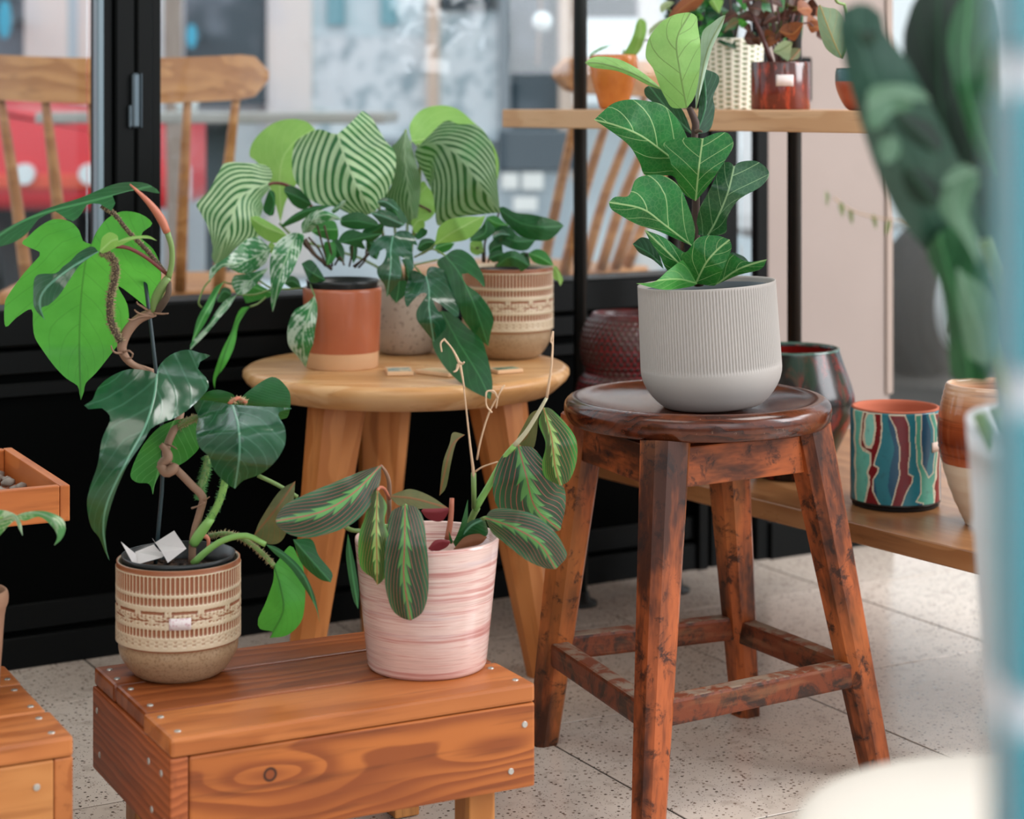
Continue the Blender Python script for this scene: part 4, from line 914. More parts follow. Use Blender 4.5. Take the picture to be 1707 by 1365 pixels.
def fuzzy(par, crop, pts, Y, r, mat, name='petiole', hair=.0035, cnt=160, haircol=None):
    q = pp(pts, crop); Ys = np.interp(np.linspace(0, 1, len(q)), np.linspace(0, 1, len(Y)), Y)
    P3 = [P(a, b, y) for (a, b), y in zip(q, Ys)]; V, Fs = tube_data(P3, [r]*len(P3), 8); o = obj(name, V, Fs, mat, par)
    V2 = []; F2 = []
    for i in range(cnt):
        f = random.uniform(0, len(P3)-1.001); k = int(f); p = P3[k].lerp(P3[k+1], f-k); t = (P3[k+1]-P3[k]).normalized()
        a = t.orthogonal().normalized(); a.rotate(Matrix.Rotation(random.uniform(0, 2*PI), 3, t)); b = t.cross(a)
        e0 = p+a*r*.7; w = .0007; tip = p+a*(r+hair*random.uniform(.4, 1))+t*random.uniform(-.001, .002); m_ = len(V2)
        V2 += [e0+t*w, e0-t*w*.6+b*w, e0-t*w*.6-b*w, tip]; F2 += [(m_, m_+1, m_+3), (m_+1, m_+2, m_+3), (m_+2, m_, m_+3)]
    h = obj('petiole_hairs', V2, F2, haircol or mat, o); h['kind'] = 'stuff'; return o
# ============================================================ PLANTS
LD = leafmat('leaf_dark_glossy', 'plain', '#12402a', '#1c5034', '#5f957a', rough=.18, trans=.10, n=7, spec=.7, lvs=.16)
LB = leafmat('leaf_bright', 'plain', '#45a53c', '#58b94a', '#2f7434', rough=.4, trans=.55, tcol='#7ad04a', n=8, vw=.07)
LBR = leafmat('leaf_mid_green', 'plain', '#25722f', '#34853c', '#6fb56a', rough=.36, trans=.3, n=8)
LLI = leafmat('leaf_lime', 'plain', '#7fb356', '#8fc061', '#a9cf7f', rough=.45, trans=.45, tcol='#a8d860', n=9, vw=.08)
LCA = leafmat('leaf_striped', 'calathea', '#4d9350', '#155a2c', '#adc79c', rough=.36, trans=.25, n=6.2, slope=1.0, cexp=1.3)
LCD = leafmat('leaf_striped_dark', 'calathea', '#2a7a38', '#0f4020', '#86a07c', rough=.42, trans=.28, n=6.6, slope=1.0, cexp=1.3)
LMA = leafmat('leaf_red_veined', 'maranta', '#2c5a3c', '#548a48', '#9c4c48', rough=.36, trans=.10, n=6.2, slope=.95, vw=.10)
LMB = leafmat('leaf_red_veined_light', 'maranta', '#3f8a3c', '#9dba6e', '#a96a4a', rough=.36, trans=.25, n=7, slope=.9, vw=.10)
LMO = leafmat('leaf_olive_dry', 'plain', '#6d6a42', '#54603c', '#8a5a3a', rough=.6, trans=.2, tcol='#8a8a4a', n=8)
LSI = leafmat('leaf_silver', 'silver', '#1c5f33', '#277039', '#a6b9a6', rough=.32, trans=.12, n=7)
LDP = leafmat('leaf_deep', 'plain', '#0f4424', '#19572d', '#3a7a48', rough=.34, trans=.15, n=6)
LFI = leafmat('leaf_fig', 'fiddle', '#0f5224', '#1a6a2e', '#8fae74', spec=.3, rough=.4, trans=.14, n=3.6, slope=.42, vw=.06)
LFL = leafmat('leaf_fig_pale', 'fiddle', '#7fb05c', '#8cba66', '#6c8a4c', rough=.5, trans=.3, tcol='#a5d070', n=4.2, slope=.36, vw=.09)
LFD = leafmat('leaf_fig_dark', 'plain', '#0d3220', '#15432a', '#2f6a45', rough=.35, trans=.08, n=6)
LFV = leafmat('leaf_fig_deep', 'fiddle', '#0f3c22', '#164a2a', '#7d9a70', rough=.3, trans=.08, n=3.6, slope=.42, vw=.055)
LFB = leafmat('leaf_fig_bright', 'fiddle', '#3a8c3c', '#47993f', '#8fc070', rough=.4, trans=.3, n=5, slope=.36, vw=.08)
MBS = plain('brown_stem', '#8a6a55', .65, noise=.25); MGS2 = plain('green_stem', '#6f8a4c', .45, noise=.15); MGR2 = plain('fresh_green_stem', '#7fae5a', .4, noise=.1)
MPK = plain('pink_sheath', '#b0674e', .5, noise=.15); MDB = plain('scaly_stem', '#4a3a2c', .8); MHR = plain('pale_stem_hair', '#9c8c66', .8); MGH = plain('green_stem_hair', '#4f8a4c', .7)
MDR2 = plain('dark_red_stem', '#6a2c28', .5); MSW = plain('straw', '#c9a98a', .7, noise=.2); MSTK = plain('teal_black_stake', '#182c30', .5); MCARD = plain('white_label_card', '#cfc8c6', .7)
# ---- climber (left)
e = climber
tube('stake', [P(259, 940, 2.10), P(272, 760, 2.10), P(258, 600, 2.10), P(241, 460, 2.11)], .0021, MSTK, e, 8)
stem(e, 'C2', '440,845 445,740 470,645 480,592 440,548 385,492 352,470', [2.09, 2.085, 2.08, 2.075, 2.075, 2.075, 2.08], .0042, MBS)
stem(e, 'C2', '338,500 330,470 352,448 345,420 325,398', [2.07, 2.07, 2.07, 2.07, 2.07], [.004, .0052, .0055, .0042, .0028], MBS)
stem(e, 'C2', '320,470 345,498 370,488 380,470', [2.068]*4, [.004, .006, .006, .004], MBS)
stem(e, 'C2', '350,470 345,420 362,370 395,300 400,250', [2.075, 2.085, 2.09, 2.10, 2.11], .0042, MBS)
stem(e, 'C2', '400,250 380,180 330,150 290,132 240,115', [2.11, 2.12, 2.115, 2.11, 2.105], .0042, MBS)
stem(e, 'C1', '835,1120 760,1085 700,1050 662,990 668,930 700,870 755,815 838,780', [2.105, 2.10, 2.095, 2.09, 2.09, 2.09, 2.09, 2.09], [.0038, .0036, .004, .0048, .0055, .0055, .0052, .0050], MBS)
stem(e, 'C1', '838,785 850,700 890,625 912,592', [2.09, 2.085, 2.08, 2.08], [.0048, .0058, .0050, .0038], MGS2)
stem(e, 'C1', '850,780 885,730 912,680 915,615', [2.088, 2.08, 2.078, 2.08], [.004, .0042, .0034, .0026], MDB)
stem(e, 'C1', '912,596 930,520 930,430 905,345', [2.08, 2.075, 2.07, 2.065], [.0032, .0030, .0030, .0034], MGS2)
stem(e, 'C1', '905,348 868,268 800,180 704,88', [2.065, 2.06, 2.05, 2.04], [.0040, .0048, .0032, .0008], MPK, 'leaf_sheath')
for s_ in ('800,770 770,750 745,735 742,725', '815,800 760,790 735,775 730,768', '820,800 760,805 720,822 692,818', '835,785 880,790 912,788', '665,1000 630,1002 608,985 602,962', '665,1010 690,1030 715,1025 718,1000', '672,995 700,990 722,1010'):
    stem(e, 'C1', s_, [2.085, 2.075], [.0014, .0007], MBS, 'aerial_root', 6)
for s_ in ('440,632 460,625 490,610', '470,600 490,600 505,590', '345,395 370,405 385,415'): stem(e, 'C2', s_, [2.075, 2.065], [.0013, .0005], MBS, 'aerial_root', 6)
fuzzy(e, 'C1', '890,560 800,450 700,350 620,250 550,205', [2.08, 2.06], .0024, MDB, cnt=260, hair=.0022, haircol=MHR)
fuzzy(e, 'C1', '655,940 600,830 598,700 622,600 625,520 590,470 548,452', [2.085, 2.06], .0038, MDB, cnt=900, hair=.0036, haircol=MHR)
stem(e, 'C1', '905,575 800,490 700,435 620,424', [2.08, 2.06], .0021, MDR2, 'petiole')
fuzzy(e, 'C2', '520,445 555,480 560,540 535,620 500,680 450,745', [2.06, 2.085], .0040, MGR2, cnt=300, hair=.0030, haircol=MGH)
stem(e, 'C2', '445,765 470,725 510,670', [2.083, 2.08, 2.075], [.0052, .0060, .0045], MGR2)
fuzzy(e, 'C2', '500,440 490,500 472,560 470,600', [2.085, 2.08], .0042, MGS2, cnt=420, hair=.0045, haircol=MGH)
fuzzy(e, 'C2', '370,350 400,325 440,305 500,290', [2.10, 2.08], .0032, MGS2, cnt=260, hair=.0035, haircol=MHR)
stem(e, 'C2', '445,835 500,785 560,748 640,733 710,765', [2.07, 2.05], [.0040, .0028], MGR2, 'petiole')
fuzzy(e, 'C2', '500,735 560,725 620,740 690,790 742,843', [2.10, 2.06], .0026, MGS2, cnt=300, hair=.0036, haircol=MHR)
stem(e, 'C2', '478,730 500,745 498,785', [2.08, 2.08], [.003, .0016], MPK, 'petiole')
fuzzy(e, 'C2', '575,250 610,228 640,245', [2.06, 2.07], .0022, MPK, cnt=90, hair=.004, haircol=MHR)
leaf(e, 'C1', '610,150 450,190 250,240 100,300 -60,405', '740,120 868,138 800,85 700,76 600,93 430,163 290,207 150,268 0,345', '625,190 605,232 540,195 470,200 440,250 395,288 340,262 300,235 210,275 190,300 150,350 90,395 0,425', [2.05, 2.02, 1.98], LDP, k=(.9, -.9), rip=.001, nr=7)
leaf(e, 'C1', '495,412 465,500 440,700 430,950 438,1258', '450,395 430,340 380,290 290,278 210,320 150,375 120,410 215,455 215,475 130,570 50,680 25,740 30,860 90,810 170,765 178,850 190,920 240,1000 300,1080 360,1140 420,1180 430,1220', '520,350 580,275 660,235 760,248 825,300 775,345 760,375 830,440 868,530 868,630 835,740 815,770 740,710 640,640 690,740 695,850 650,940 600,1010 520,1110 465,1165 455,1210', [2.10, 2.13, 2.15, 2.13], LB, k=(-.15, -.15), rip=.002, nr=8, den=22)
leaf(e, 'C1', '535,455 400,530 250,650 215,740 245,825', '500,425 430,455 380,505 340,535 300,570 195,585 180,700 190,765', '500,475 430,530 380,600 320,690 260,745 225,755 235,800', [2.055, 2.03, 2.02], LD, k=(.8, -.3), rip=.001)
leaf(e, 'C1', '540,455 600,400 640,385', '545,420 555,375 595,348 635,365', '560,462 610,440 645,415', [2.055, 2.045], LLI, k=(.3, .3))
leaf(e, 'C1', '640,395 760,376 852,395', '700,372 800,366', '640,425 720,388 800,382', [2.045, 2.04], LLI, k=(.3, .3), name='leaf')
leaf(e, 'C2', '312,140 300,230 265,340 200,460 130,610 115,720 138,825', '290,130 210,122 140,150 95,190 75,235 45,255 60,268 110,265 130,280 140,310 110,380 95,470 65,560 55,620 70,700 100,740 120,790', '320,110 360,70 420,50 470,62 508,72 470,95 462,120 490,150 503,185 470,230 420,275 380,300 330,318 290,340 260,390 200,480 150,600 125,700 125,770', [2.06, 2.02, 2.0, 2.01, 2.04], LD, k=(.35, .42), rip=.0045, nr=6, den=22, cup=.01)
leaf(e, 'C2', '588,252 610,330 615,430 598,560', '520,240 470,235 445,245 450,265 463,300 455,350 466,405 500,440 520,490 565,540', '680,258 805,265 770,275 757,290 782,340 781,400 748,458 695,505 630,530', [2.05, 1.99, 1.99, 2.02], LD, k=(.45, .45), rip=.002, nr=5, den=16, cup=.01)
leaf(e, 'C2', '610,240 603,300', '590,213 535,197 490,208 465,232 520,260', '650,200 735,150 790,190 803,235 795,290 775,305 700,310', [2.07, 2.09], LDP, k=(.2, .2), rip=.001)
leaf(e, 'C2', '375,310 340,400 297,582', '320,335 265,395 230,460 215,515 240,538 283,543', '430,300 465,310 470,400 430,450 385,478 330,500 306,540', [2.09, 2.10, 2.10], LBR, k=(.3, .3), rip=.001)
leaf(e, 'C2', '742,845 765,920 775,1010 725,1108', '738,900 710,980 683,1040 690,1075 735,1085', '800,770 830,810 845,830 855,900 855,980 840,1050 790,1098', [2.06, 2.05, 2.06], LB, k=(.9, .2))
leaf(e, 'C2', '712,765 790,815 860,900 910,1055', '760,780 840,850 890,950', '740,795 800,850 860,935 895,1000', [2.05, 2.03, 2.04], LDP, k=(.5, .5))
# label cards stuck in the soil
def card(poly, crop, Ys, name='label_card', mat=None, par=None):
    q = pp(poly, crop); A = [P(a, b, y) for (a, b), y in zip(q, Ys)]; n = (A[1]-A[0]).cross(A[2]-A[0]).normalized()*.0006
    m = len(A); Fs = [tuple(range(m))[::-1], tuple(range(m, 2*m))]+[(i, (i+1) % m, m+(i+1) % m, m+i) for i in range(m)]
    return obj(name, A+[p+n for p in A], Fs, mat or MCARD, par, smooth=False)
card('180,755 235,800 240,840 222,832', 'C2', [2.06, 2.06, 2.055, 2.055], par=e); card('232,792 300,765 322,790 345,800 330,812 240,838', 'C2', [2.07, 2.085, 2.08, 2.075, 2.06, 2.055], par=e)
card('295,742 305,758 375,714 420,780 352,832 330,792', 'C2', [2.08, 2.08, 2.08, 2.06, 2.055, 2.06], par=e)
for k in range(26):
    a = random.uniform(0, 6.28); r = random.uniform(.01, .05); p = BP+Vector((r*math.cos(a), r*math.sin(a), .110)); 
    if k < 26: ball('soil_lump', p, random.uniform(.002, .005), MSO, e, (1, 1, .7), 6)
# ---- prayer plant
e = pink; Yp = 2.06
leaf(e, 'C5', '565,355 440,480 300,560 105,600', '470,385 360,430 240,480 150,525 110,575', '560,430 520,530 440,610 350,650 250,672 170,660 115,625', [2.06, 2.03, 2.01, 2.0], LMA, k=(.35, .1), rip=.001, nr=10, den=16)
leaf(e, 'C5', '550,463 545,600 548,880', '510,500 495,580 470,650 465,740 480,810 530,850', '590,530 580,600 603,680 600,770 580,850', [2.04, 2.02, 2.04], LMB, k=(.5, .5), rip=.0006)
leaf(e, 'C5', '670,528 668,700 665,850 695,1035', '610,560 590,650 580,760 583,880 610,980 650,1020', '720,540 750,590 762,680 772,800 770,920 745,1000', [2.045, 2.015, 2.02, 2.03], LMA, k=(.35, .35), rip=.001, nr=10, den=16)
leaf(e, 'C5', '1275,103 1310,230 1325,350 1350,445', '1255,170 1285,260 1270,350 1285,410', '1310,110 1380,180 1420,250 1420,340 1390,420', [2.10, 2.08, 2.09], LMB, k=(.6, .3), rip=.0008, den=15)
leaf(e, 'C5', '1262,108 1225,160 1200,230 1160,262', '1220,130 1185,190 1160,240', '1252,160 1245,230 1225,285', [2.11, 2.13], LMO, k=(.3, .3), rip=.001)
leaf(e, 'C5', '1165,270 1200,400 1240,540 1350,640', '1100,310 1065,380 1055,480 1090,560 1180,625 1280,655', '1230,280 1280,340 1360,440 1372,530', [2.10, 2.09, 2.10, 2.12], LMA, k=(.3, .35), rip=.001, nr=10, den=16)
leaf(e, 'C5', '1020,585 1150,630 1260,700 1330,810', '1050,550 1120,545 1230,570 1320,640 1370,720 1375,760', '1050,650 1110,700 1200,770 1280,805', [2.06, 2.03, 2.03, 2.05], LMA, k=(.45, .15), rip=.001, nr=10, den=16)
leaf(e, 'C5', '600,490 700,500 780,520 858,542', '650,470 700,460 780,490', '640,530 700,545 780,545', [2.07, 2.06], LMO, k=(.7, -.5), rip=.002)
leaf(e, 'C5', '932,222 875,270 840,400 820,490', '880,212 865,260 835,350', '895,255 872,340 850,450', [2.10, 2.09, 2.10], LMO, k=(.8, -.8), rip=.001)
leaf(e, 'C5', '180,680 250,760 345,868', '215,780 290,850', '260,680 292,750 350,825', [2.06, 2.05], LDP, k=(.6, .4))
leaf(e, 'C5', '190,425 110,540 10,660', '120,470 40,590', '175,560 135,680 70,700', [2.06, 2.05, 2.06], LMO, k=(.5, .5), rip=.003, nr=4)
leaf(e, 'C5', '420,655 435,800 465,985', '412,760 440,930', '445,760 468,900', [2.05, 2.05], LDP, k=(.3, .3))
leaf(e, 'C5', '860,640 900,600 945,505', '870,700 905,640', '900,720 940,620', [2.08, 2.07], LDP, k=(.6, .4)); leaf(e, 'C5', '905,680 960,620 1020,590', '930,620 980,590', '950,690 1030,660', [2.09, 2.07], LD, k=(.6, .4))
leaf(e, 'C5', '880,725 950,690 1030,670', '930,670 990,655', '940,715 1000,700', [2.08, 2.08], plain('dry_brown_leaf', '#7a4a2c', .7, noise=.2), k=(.4, .4)); leaf(e, 'C5', '770,720 820,690 870,690', '800,685 840,680', '800,735 850,715', [2.08, 2.08], plain('red_leaf_back', '#8a3038', .5), k=(.4, .4))
leaf(e, 'C5', '740,555 800,560 870,545', '760,540 820,535', '770,590 830,600', [2.10, 2.10], bpy.data.materials['red_leaf_back'], k=(.4, .4))
stem(e, 'C5', '975,548 1040,440 1100,330 1150,268', [2.12, 2.10], [.0042, .0030], MGR2); stem(e, 'C5', '940,650 960,590 985,540', [2.13, 2.12], [.003, .004], MGS2)
stem(e, 'C5', '1150,268 1200,210 1250,130 1290,60', [2.10, 2.09], [.0030, .0017], plain('pale_straw_stem', '#b9b394', .6)); stem(e, 'C5', '1290,60 1312,-90 1318,-230', [2.09, 2.07], [.0016, .0008], MSW)
stem(e, 'O', '919,602 921,575 918,568 922,552', [2.07, 2.068], [.0007, .0011], MSW, n=6)
stem(e, 'C5', '972,545 970,400 955,270 925,0 905,-95', [2.12, 2.10, 2.08, 2.05, 2.04], [.0026, .0018, .0011, .0007, .0006], MSW); stem(e, 'C5', '972,540 970,390', [2.118, 2.10], .0028, MGS2)
stem(e, 'C5', '985,330 1000,250 1040,120 1105,5', [2.10, 2.06], [.0011, .0008], MSW); stem(e, 'C5', '975,385 1010,362 1075,340', [2.1, 2.08], [.0011, .0006], MSW); stem(e, 'C5', '1050,125 1025,90 1030,30 1060,40', [2.07, 2.06], [.001, .0007], MSW, n=6)
stem(e, 'C', '680,1240 660,1130 645,1070 600,980 545,915', [2.04, 2.03], [.0007, .0012, .0015, .0008, .0010], MSW); stem(e, 'C', '640,1080 628,1120 608,1130', [2.035, 2.03], [.0016, .0008], MSW, n=6); stem(e, 'C', '650,1070 665,1078 678,1066', [2.035, 2.03], [.0016, .0008], MSW, n=6); stem(e, 'C', '545,920 525,945 532,1000', [2.035, 2.03], [.001, .0009], MSW, n=6)
stem(e, 'C', '885,1365 900,1290 925,1225', [2.06, 2.05], [.0009, .0006], MSW, n=6); stem(e, 'C', '895,1300 870,1255 825,1258 818,1290', [2.055, 2.05], [.0012, .0007], MSW, n=6)
stem(e, 'C5', '600,500 600,430 585,385 565,357', [2.09, 2.06], [.0028, .0014], MBS, 'petiole'); stem(e, 'C5', '600,500 580,460 560,452 550,465', [2.08, 2.04], [.002, .0014], MPK, 'petiole'); stem(e, 'C5', '640,560 660,535 672,530', [2.08, 2.045], .0016, MGS2, 'petiole')
stem(e, 'C5', '875,500 870,590 855,680', [2.10, 2.10], [.0026, .0034], MPK, 'petiole'); stem(e, 'C5', '950,640 1000,595 1025,585', [2.10, 2.06], .002, MGS2, 'petiole'); stem(e, 'C5', '600,620 500,640 440,640 400,620', [2.10, 2.06], .0024, MGS2, 'petiole'); stem(e, 'C5', '25,400 110,440 200,495', [2.07, 2.07], .0022, MGS2, 'petiole')
stem(e, 'C5', '600,700 600,600 600,500', [2.12, 2.09], [.003, .0026], MBS); stem(e, 'C5', '700,720 680,620 640,560', [2.12, 2.08], .003, MGS2)
# ---- calathea
e = cala
leaf(e, 'C4', '230,200 400,200 612,380', '222,130 270,65 350,42 430,55 500,110 570,180 612,260 620,330', '300,260 450,330', [2.92, 2.96, 2.98], LLI, k=(.3, .3))
leaf(e, 'C3', '560,800 560,450 640,300 775,205', '500,600 420,430 365,380 380,300 440,225 530,165 630,145 720,160', '600,650 700,500 780,350 790,260', [2.92, 2.95, 2.97], LLI, k=(.2, .2), rip=.001)
leaf(e, 'C3', '480,558 380,590 300,650 250,780 200,930 150,1065', '508,500 470,440 330,422 215,422 175,470 110,590 30,680 55,740 100,830 130,950 125,1020', '490,590 440,650 450,700 430,780 440,860 400,900 330,920 260,980 200,1040', [2.84, 2.82, 2.80, 2.80, 2.82], LCA, k=(.25, .5), rip=.0015, nr=10, den=20)
leaf(e, 'C3', '920,240 970,400 1050,580 1150,740', '880,235 830,215 780,215 700,255 650,300 632,400 640,500 680,580 740,650 820,690 900,700 1000,745 1080,755', '990,180 1060,110 1080,95 1130,130 1180,210 1230,290 1280,350 1290,430 1275,520 1230,620 1190,690', [2.85, 2.80, 2.79, 2.82], LCA, k=(.4, .4), rip=.0015, nr=10, den=22)
leaf(e, 'C4', '205,150 200,260 215,400 240,585', '160,210 140,230 160,310 140,400 110,450 150,500 200,560', '220,190 250,290 270,370 268,450 255,550', [2.88, 2.86, 2.87], LCD, k=(.4, .6), rip=.001, den=18)
leaf(e, 'C4', '262,222 350,212 440,270 540,400 625,520', '245,265 290,360 325,440 335,510 350,578 420,545 530,530', '300,185 380,112 440,125 520,130 570,180 600,260 612,380', [2.86, 2.82, 2.81, 2.84], LCD, k=(.35, .35), rip=.0015, nr=10, den=22)
leaf(e, 'C4', '240,545 260,450 300,400', '230,500 240,440 280,380', '290,560 335,520 335,450', [2.89, 2.90], LLI, k=(.3, .3)); leaf(e, 'C4', '235,590 255,560 285,550', '228,560 250,545', '245,612 280,600 290,575', [2.84, 2.84], LLI, k=(.3, .3))
leaf(e, 'A', '545,640 430,580 335,545', '500,560 400,500 340,510', '480,680 400,640', [2.87, 2.87], LDP, k=(.3, .3))
leaf(e, 'C3', '490,590 520,680 490,760', '470,640 450,720', '525,620 520,740', [2.83, 2.84], LDP, k=(.3, .3))
stem(e, 'C3', '800,760 740,680 680,610 590,560 520,550 485,560', [2.93, 2.85], [.0030, .0022], MDR2, 'petiole'); stem(e, 'C4', '230,650 270,560 320,520 250,480', [2.95, 2.88], .002, MDB, 'petiole')
stem(e, 'O', '668,470 640,400 622,300 562,225', [2.955, 2.93, 2.90, 2.86], .0022, MGS2, 'petiole'); stem(e, 'O', '680,470 690,380 700,300 697,240', [2.955, 2.93, 2.90, 2.87], .0022, MGS2, 'petiole'); stem(e, 'O', '672,470 660,400 655,300 677,216', [2.96, 2.94, 2.90, 2.88], .002, MGS2, 'petiole')
stem(e, 'O', '668,470 600,430 500,400 466,372', [2.96, 2.94, 2.93, 2.92], .002, MGS2, 'petiole'); stem(e, 'O', '676,470 680,350 684,235', [2.96, 2.94, 2.92], .002, MGS2, 'petiole')
# ---- silver philodendron (terracotta pot)
e = terr
SF = [  # crop, mid, L, R, Y, mat, k
 ('B', '600,295 450,370 330,410 220,420 130,530', '510,215 430,215 370,260 300,330 220,387 150,430 130,480', '560,400 460,470 370,480 320,460 250,430 190,470 150,520', [2.78, 2.72, 2.70, 2.70], LSI, (.3, .3)),
 ('B', '580,440 440,540 340,640', '470,470 360,490 320,500 300,560', '540,500 480,570 400,635', [2.79, 2.75, 2.74], LSI, (.3, .3)),
 ('B', '800,172 740,300 670,500 612,775', '740,180 650,240 600,340 590,430 595,540 600,640 598,700', '850,190 830,300 800,380 760,470 700,560 650,660 630,720', [2.76, 2.70, 2.69, 2.70], LSI, (.45, .45)),
 ('B', '840,178 925,75 1020,35 1140,75', '830,110 880,40 950,0 1020,8 1090,38', '900,165 960,110 1050,80', [2.76, 2.73, 2.73, 2.75], LSI, (.5, .5)),
 ('B', '905,165 1010,150 1110,150', '940,120 1000,85 1080,85', '960,200 1050,228 1105,215', [2.79, 2.79], LBR, (.3, .3)),
 ('B', '440,55 560,130 720,190', '500,48 600,100 680,150', '465,130 520,200 620,250 700,222', [2.80, 2.80], LLI, (.4, .4)),
 ('B', '830,405 900,470 1015,535', '900,378 960,440', '870,500 900,550 960,552', [2.77, 2.75, 2.76], LDP, (.3, .3)),
 ('B', '930,650 885,790 840,960 865,1195', '890,690 850,720 780,760 740,840 722,930 735,1030 800,1110', '950,720 950,800 935,900 920,1010 890,1090', [2.74, 2.71, 2.71, 2.73], LSI, (.35, .6)),
 ('B', '240,545 160,680 80,820 0,1000', '170,590 110,700 40,830', '190,650 150,760 80,890', [2.74, 2.70, 2.70], LBR, (.6, .5)),
 ('B', '343,640 240,740 130,880 -15,1062', '260,680 190,760 120,870 0,1000', '280,740 200,830 100,950', [2.75, 2.71, 2.70], LSI, (.6, .5)),
 ('B', '440,733 350,830 280,1000 220,1180 172,1358', '380,740 340,800 300,920 230,1060 180,1200 160,1280', '390,800 350,880 330,1000 300,1090 240,1200 185,1270', [2.76, 2.72, 2.71, 2.72], LB, (.4, .4)),
 ('B', '330,540 480,590 650,640', '420,500 500,560', '400,680 420,705 550,670', [2.80, 2.80], LBR, (.3, .3)),
 ('B', '570,300 600,280 640,300', '590,250 620,255', '590,320 620,340', [2.80, 2.80], LLI, (.3, .3)),
 ('B', '700,560 760,540 830,590', '740,500 800,520', '750,590 800,600', [2.80, 2.80], LDP, (.3, .3)),
 ('B', '300,640 240,620 190,690', '290,600 230,590', '270,690 210,700', [2.80, 2.80], LDP, (.3, .3)),
 ('A', '310,800 480,700 700,648', '420,710 560,653', '330,812 450,765 560,705', [2.79, 2.76], LDP, (.5, .5)),
 ('A', '760,770 900,770 1050,800', '780,730 900,698 1030,760', '780,805 900,832', [2.78, 2.76], LDP, (.4, .4)),
 ('A', '760,930 900,900 1090,862', '740,925 780,860 850,830 950,858', '850,952 950,978 930,920 1000,900', [2.77, 2.75], LDP, (.4, .4)),
 ('A', '680,925 685,1010 660,1100', '640,930 640,1020', '720,930 730,1020 700,1082', [2.79, 2.79], LBR, (.3, .3)),
 ('A', '860,950 865,1010 860,1090', '830,960 840,1030', '890,960 885,1040', [2.80, 2.80], LDP, (.3, .3)),
 ('A', '1040,620 1110,625 1205,690', '1090,588 1140,600', '1065,652 1130,672', [2.75, 2.74], LD, (.5, .5)),
 ('A', '990,705 1100,735 1250,800', '1090,680 1180,720', '1030,745 1090,800 1170,815', [2.75, 2.73], LD, (.5, .5)),
 ('A', '920,880 1000,850 1100,790', '940,830 1020,790', '980,930 1060,880', [2.79, 2.78], LDP, (.4, .4)),
 ('A', '690,690 750,660 805,610', '730,650 780,610', '720,705 790,645', [2.75, 2.74], LSI, (.5, .5)),
 ('A', '560,700 640,760 680,860', '600,700 680,740', '560,760 620,860', [2.80, 2.80], LBR, (.3, .3)),
 ('A', '1110,610 1180,700 1240,800', '1160,600 1230,690 1270,760', '1100,660 1130,760 1190,820', [2.80, 2.80], LDP, (.3, .3)),
 ('A', '700,900 740,980 790,1080', '740,900 790,980', '700,980 740,1060', [2.81, 2.81], LDP, (.3, .3)),
 ('A', '960,900 1010,960 1040,1060', '1000,900 1060,980', '960,980 1000,1040', [2.81, 2.81], LDP, (.3, .3)),
 ('C', '215,245 200,340 200,450 175,645', '150,245 90,285 60,345 75,385 120,350 165,330 170,370 150,420 112,460 120,510 160,570', '250,215 310,215 350,250 375,310 340,300 345,380 350,460 330,475 290,400 250,380 270,450 265,520 220,590', [2.74, 2.70, 2.69, 2.71], LD, (.35, .35)),
 ('C', '255,540 250,600 235,685', '220,560 190,620', '300,540 300,620', [2.76, 2.76], LDP, (.3, .3)),
 ('C', '270,400 300,440 320,540', '250,380 280,420', '320,400 345,470', [2.74, 2.74], LDP, (.3, .3)),
 ('C', '430,510 450,600 450,720 480,935', '400,490 340,470 310,540 292,610 292,670 308,710 345,665 400,620 435,625 400,680 370,730 370,790 420,860', '440,460 480,445 560,480 610,570 640,660 638,775 580,740 520,690 480,670 500,720 550,790 560,840 530,880', [2.70, 2.66, 2.65, 2.67], LD, (.35, .35)),
 ('C', '555,375 640,480 720,640 780,800 835,965', '510,400 505,440 560,500 600,600 640,700 680,800 760,900', '600,340 660,335 730,380 780,460 805,510 810,580 760,530 700,490 665,495 690,560 770,620 840,710 870,790 850,880', [2.72, 2.68, 2.66, 2.67, 2.69], LDP, (.35, .35)),
 ('C', '530,735 640,940 760,1130 850,1310', '510,740 480,850 470,940 500,1020 560,1110 640,1190 740,1260', '600,750 700,840 790,920 820,1000 850,1120 862,1220', [2.74, 2.68, 2.62, 2.56], LDP, (.25, .25)),
 ('D', '30,600 200,480 400,370 610,260', '50,500 80,400 200,310 400,280 560,280', '120,580 250,570 400,540 500,460 570,370', [2.76, 2.73, 2.74], LLI, (.35, .35)),
 ('D', '30,640 150,600 260,580', '60,590 160,570', '80,700 200,660', [2.79, 2.79], LBR, (.3, .3)),
 ('C', '350,250 400,190 440,210', '370,230 400,195', '380,270 430,240', [2.80, 2.80], LDP, (.3, .3)), ('C', '370,330 430,290 500,290', '400,270 460,265', '400,350 470,330', [2.80, 2.80], LDP, (.3, .3)),
]
for c_, m_, l_, r_, y_, mt, kk in SF: leaf(e, c_, m_, l_, r_, y_, mt, k=kk, rip=.0012, nr=6, den=14)
for c_, s_, Y_ in (('C', '355,385 420,350 480,333 555,375', [2.79, 2.76, 2.72]), ('C', '355,382 430,350 500,290', [2.79, 2.76]), ('C', '350,440 380,470 402,497', [2.75, 2.71]), ('C', '330,470 345,440 420,420 510,400', [2.8, 2.8]),
    ('B', '895,545 910,600 930,650', [2.78, 2.74]), ('B', '560,660 500,710 440,733', [2.78, 2.76]), ('B', '600,600 480,640 343,642', [2.80, 2.75]), ('B', '240,545 300,560 420,560', [2.74, 2.78]), ('B', '500,530 600,590 700,600 850,590', [2.79, 2.8]), ('B', '75,740 50,700 90,590 140,530', [2.72, 2.71]), ('C2', '815,525 830,550 850,575', [2.6, 2.6])):
    if c_ == 'C2': continue
    stem(e, c_, s_, Y_, .0013, MGS2, 'petiole', 6)
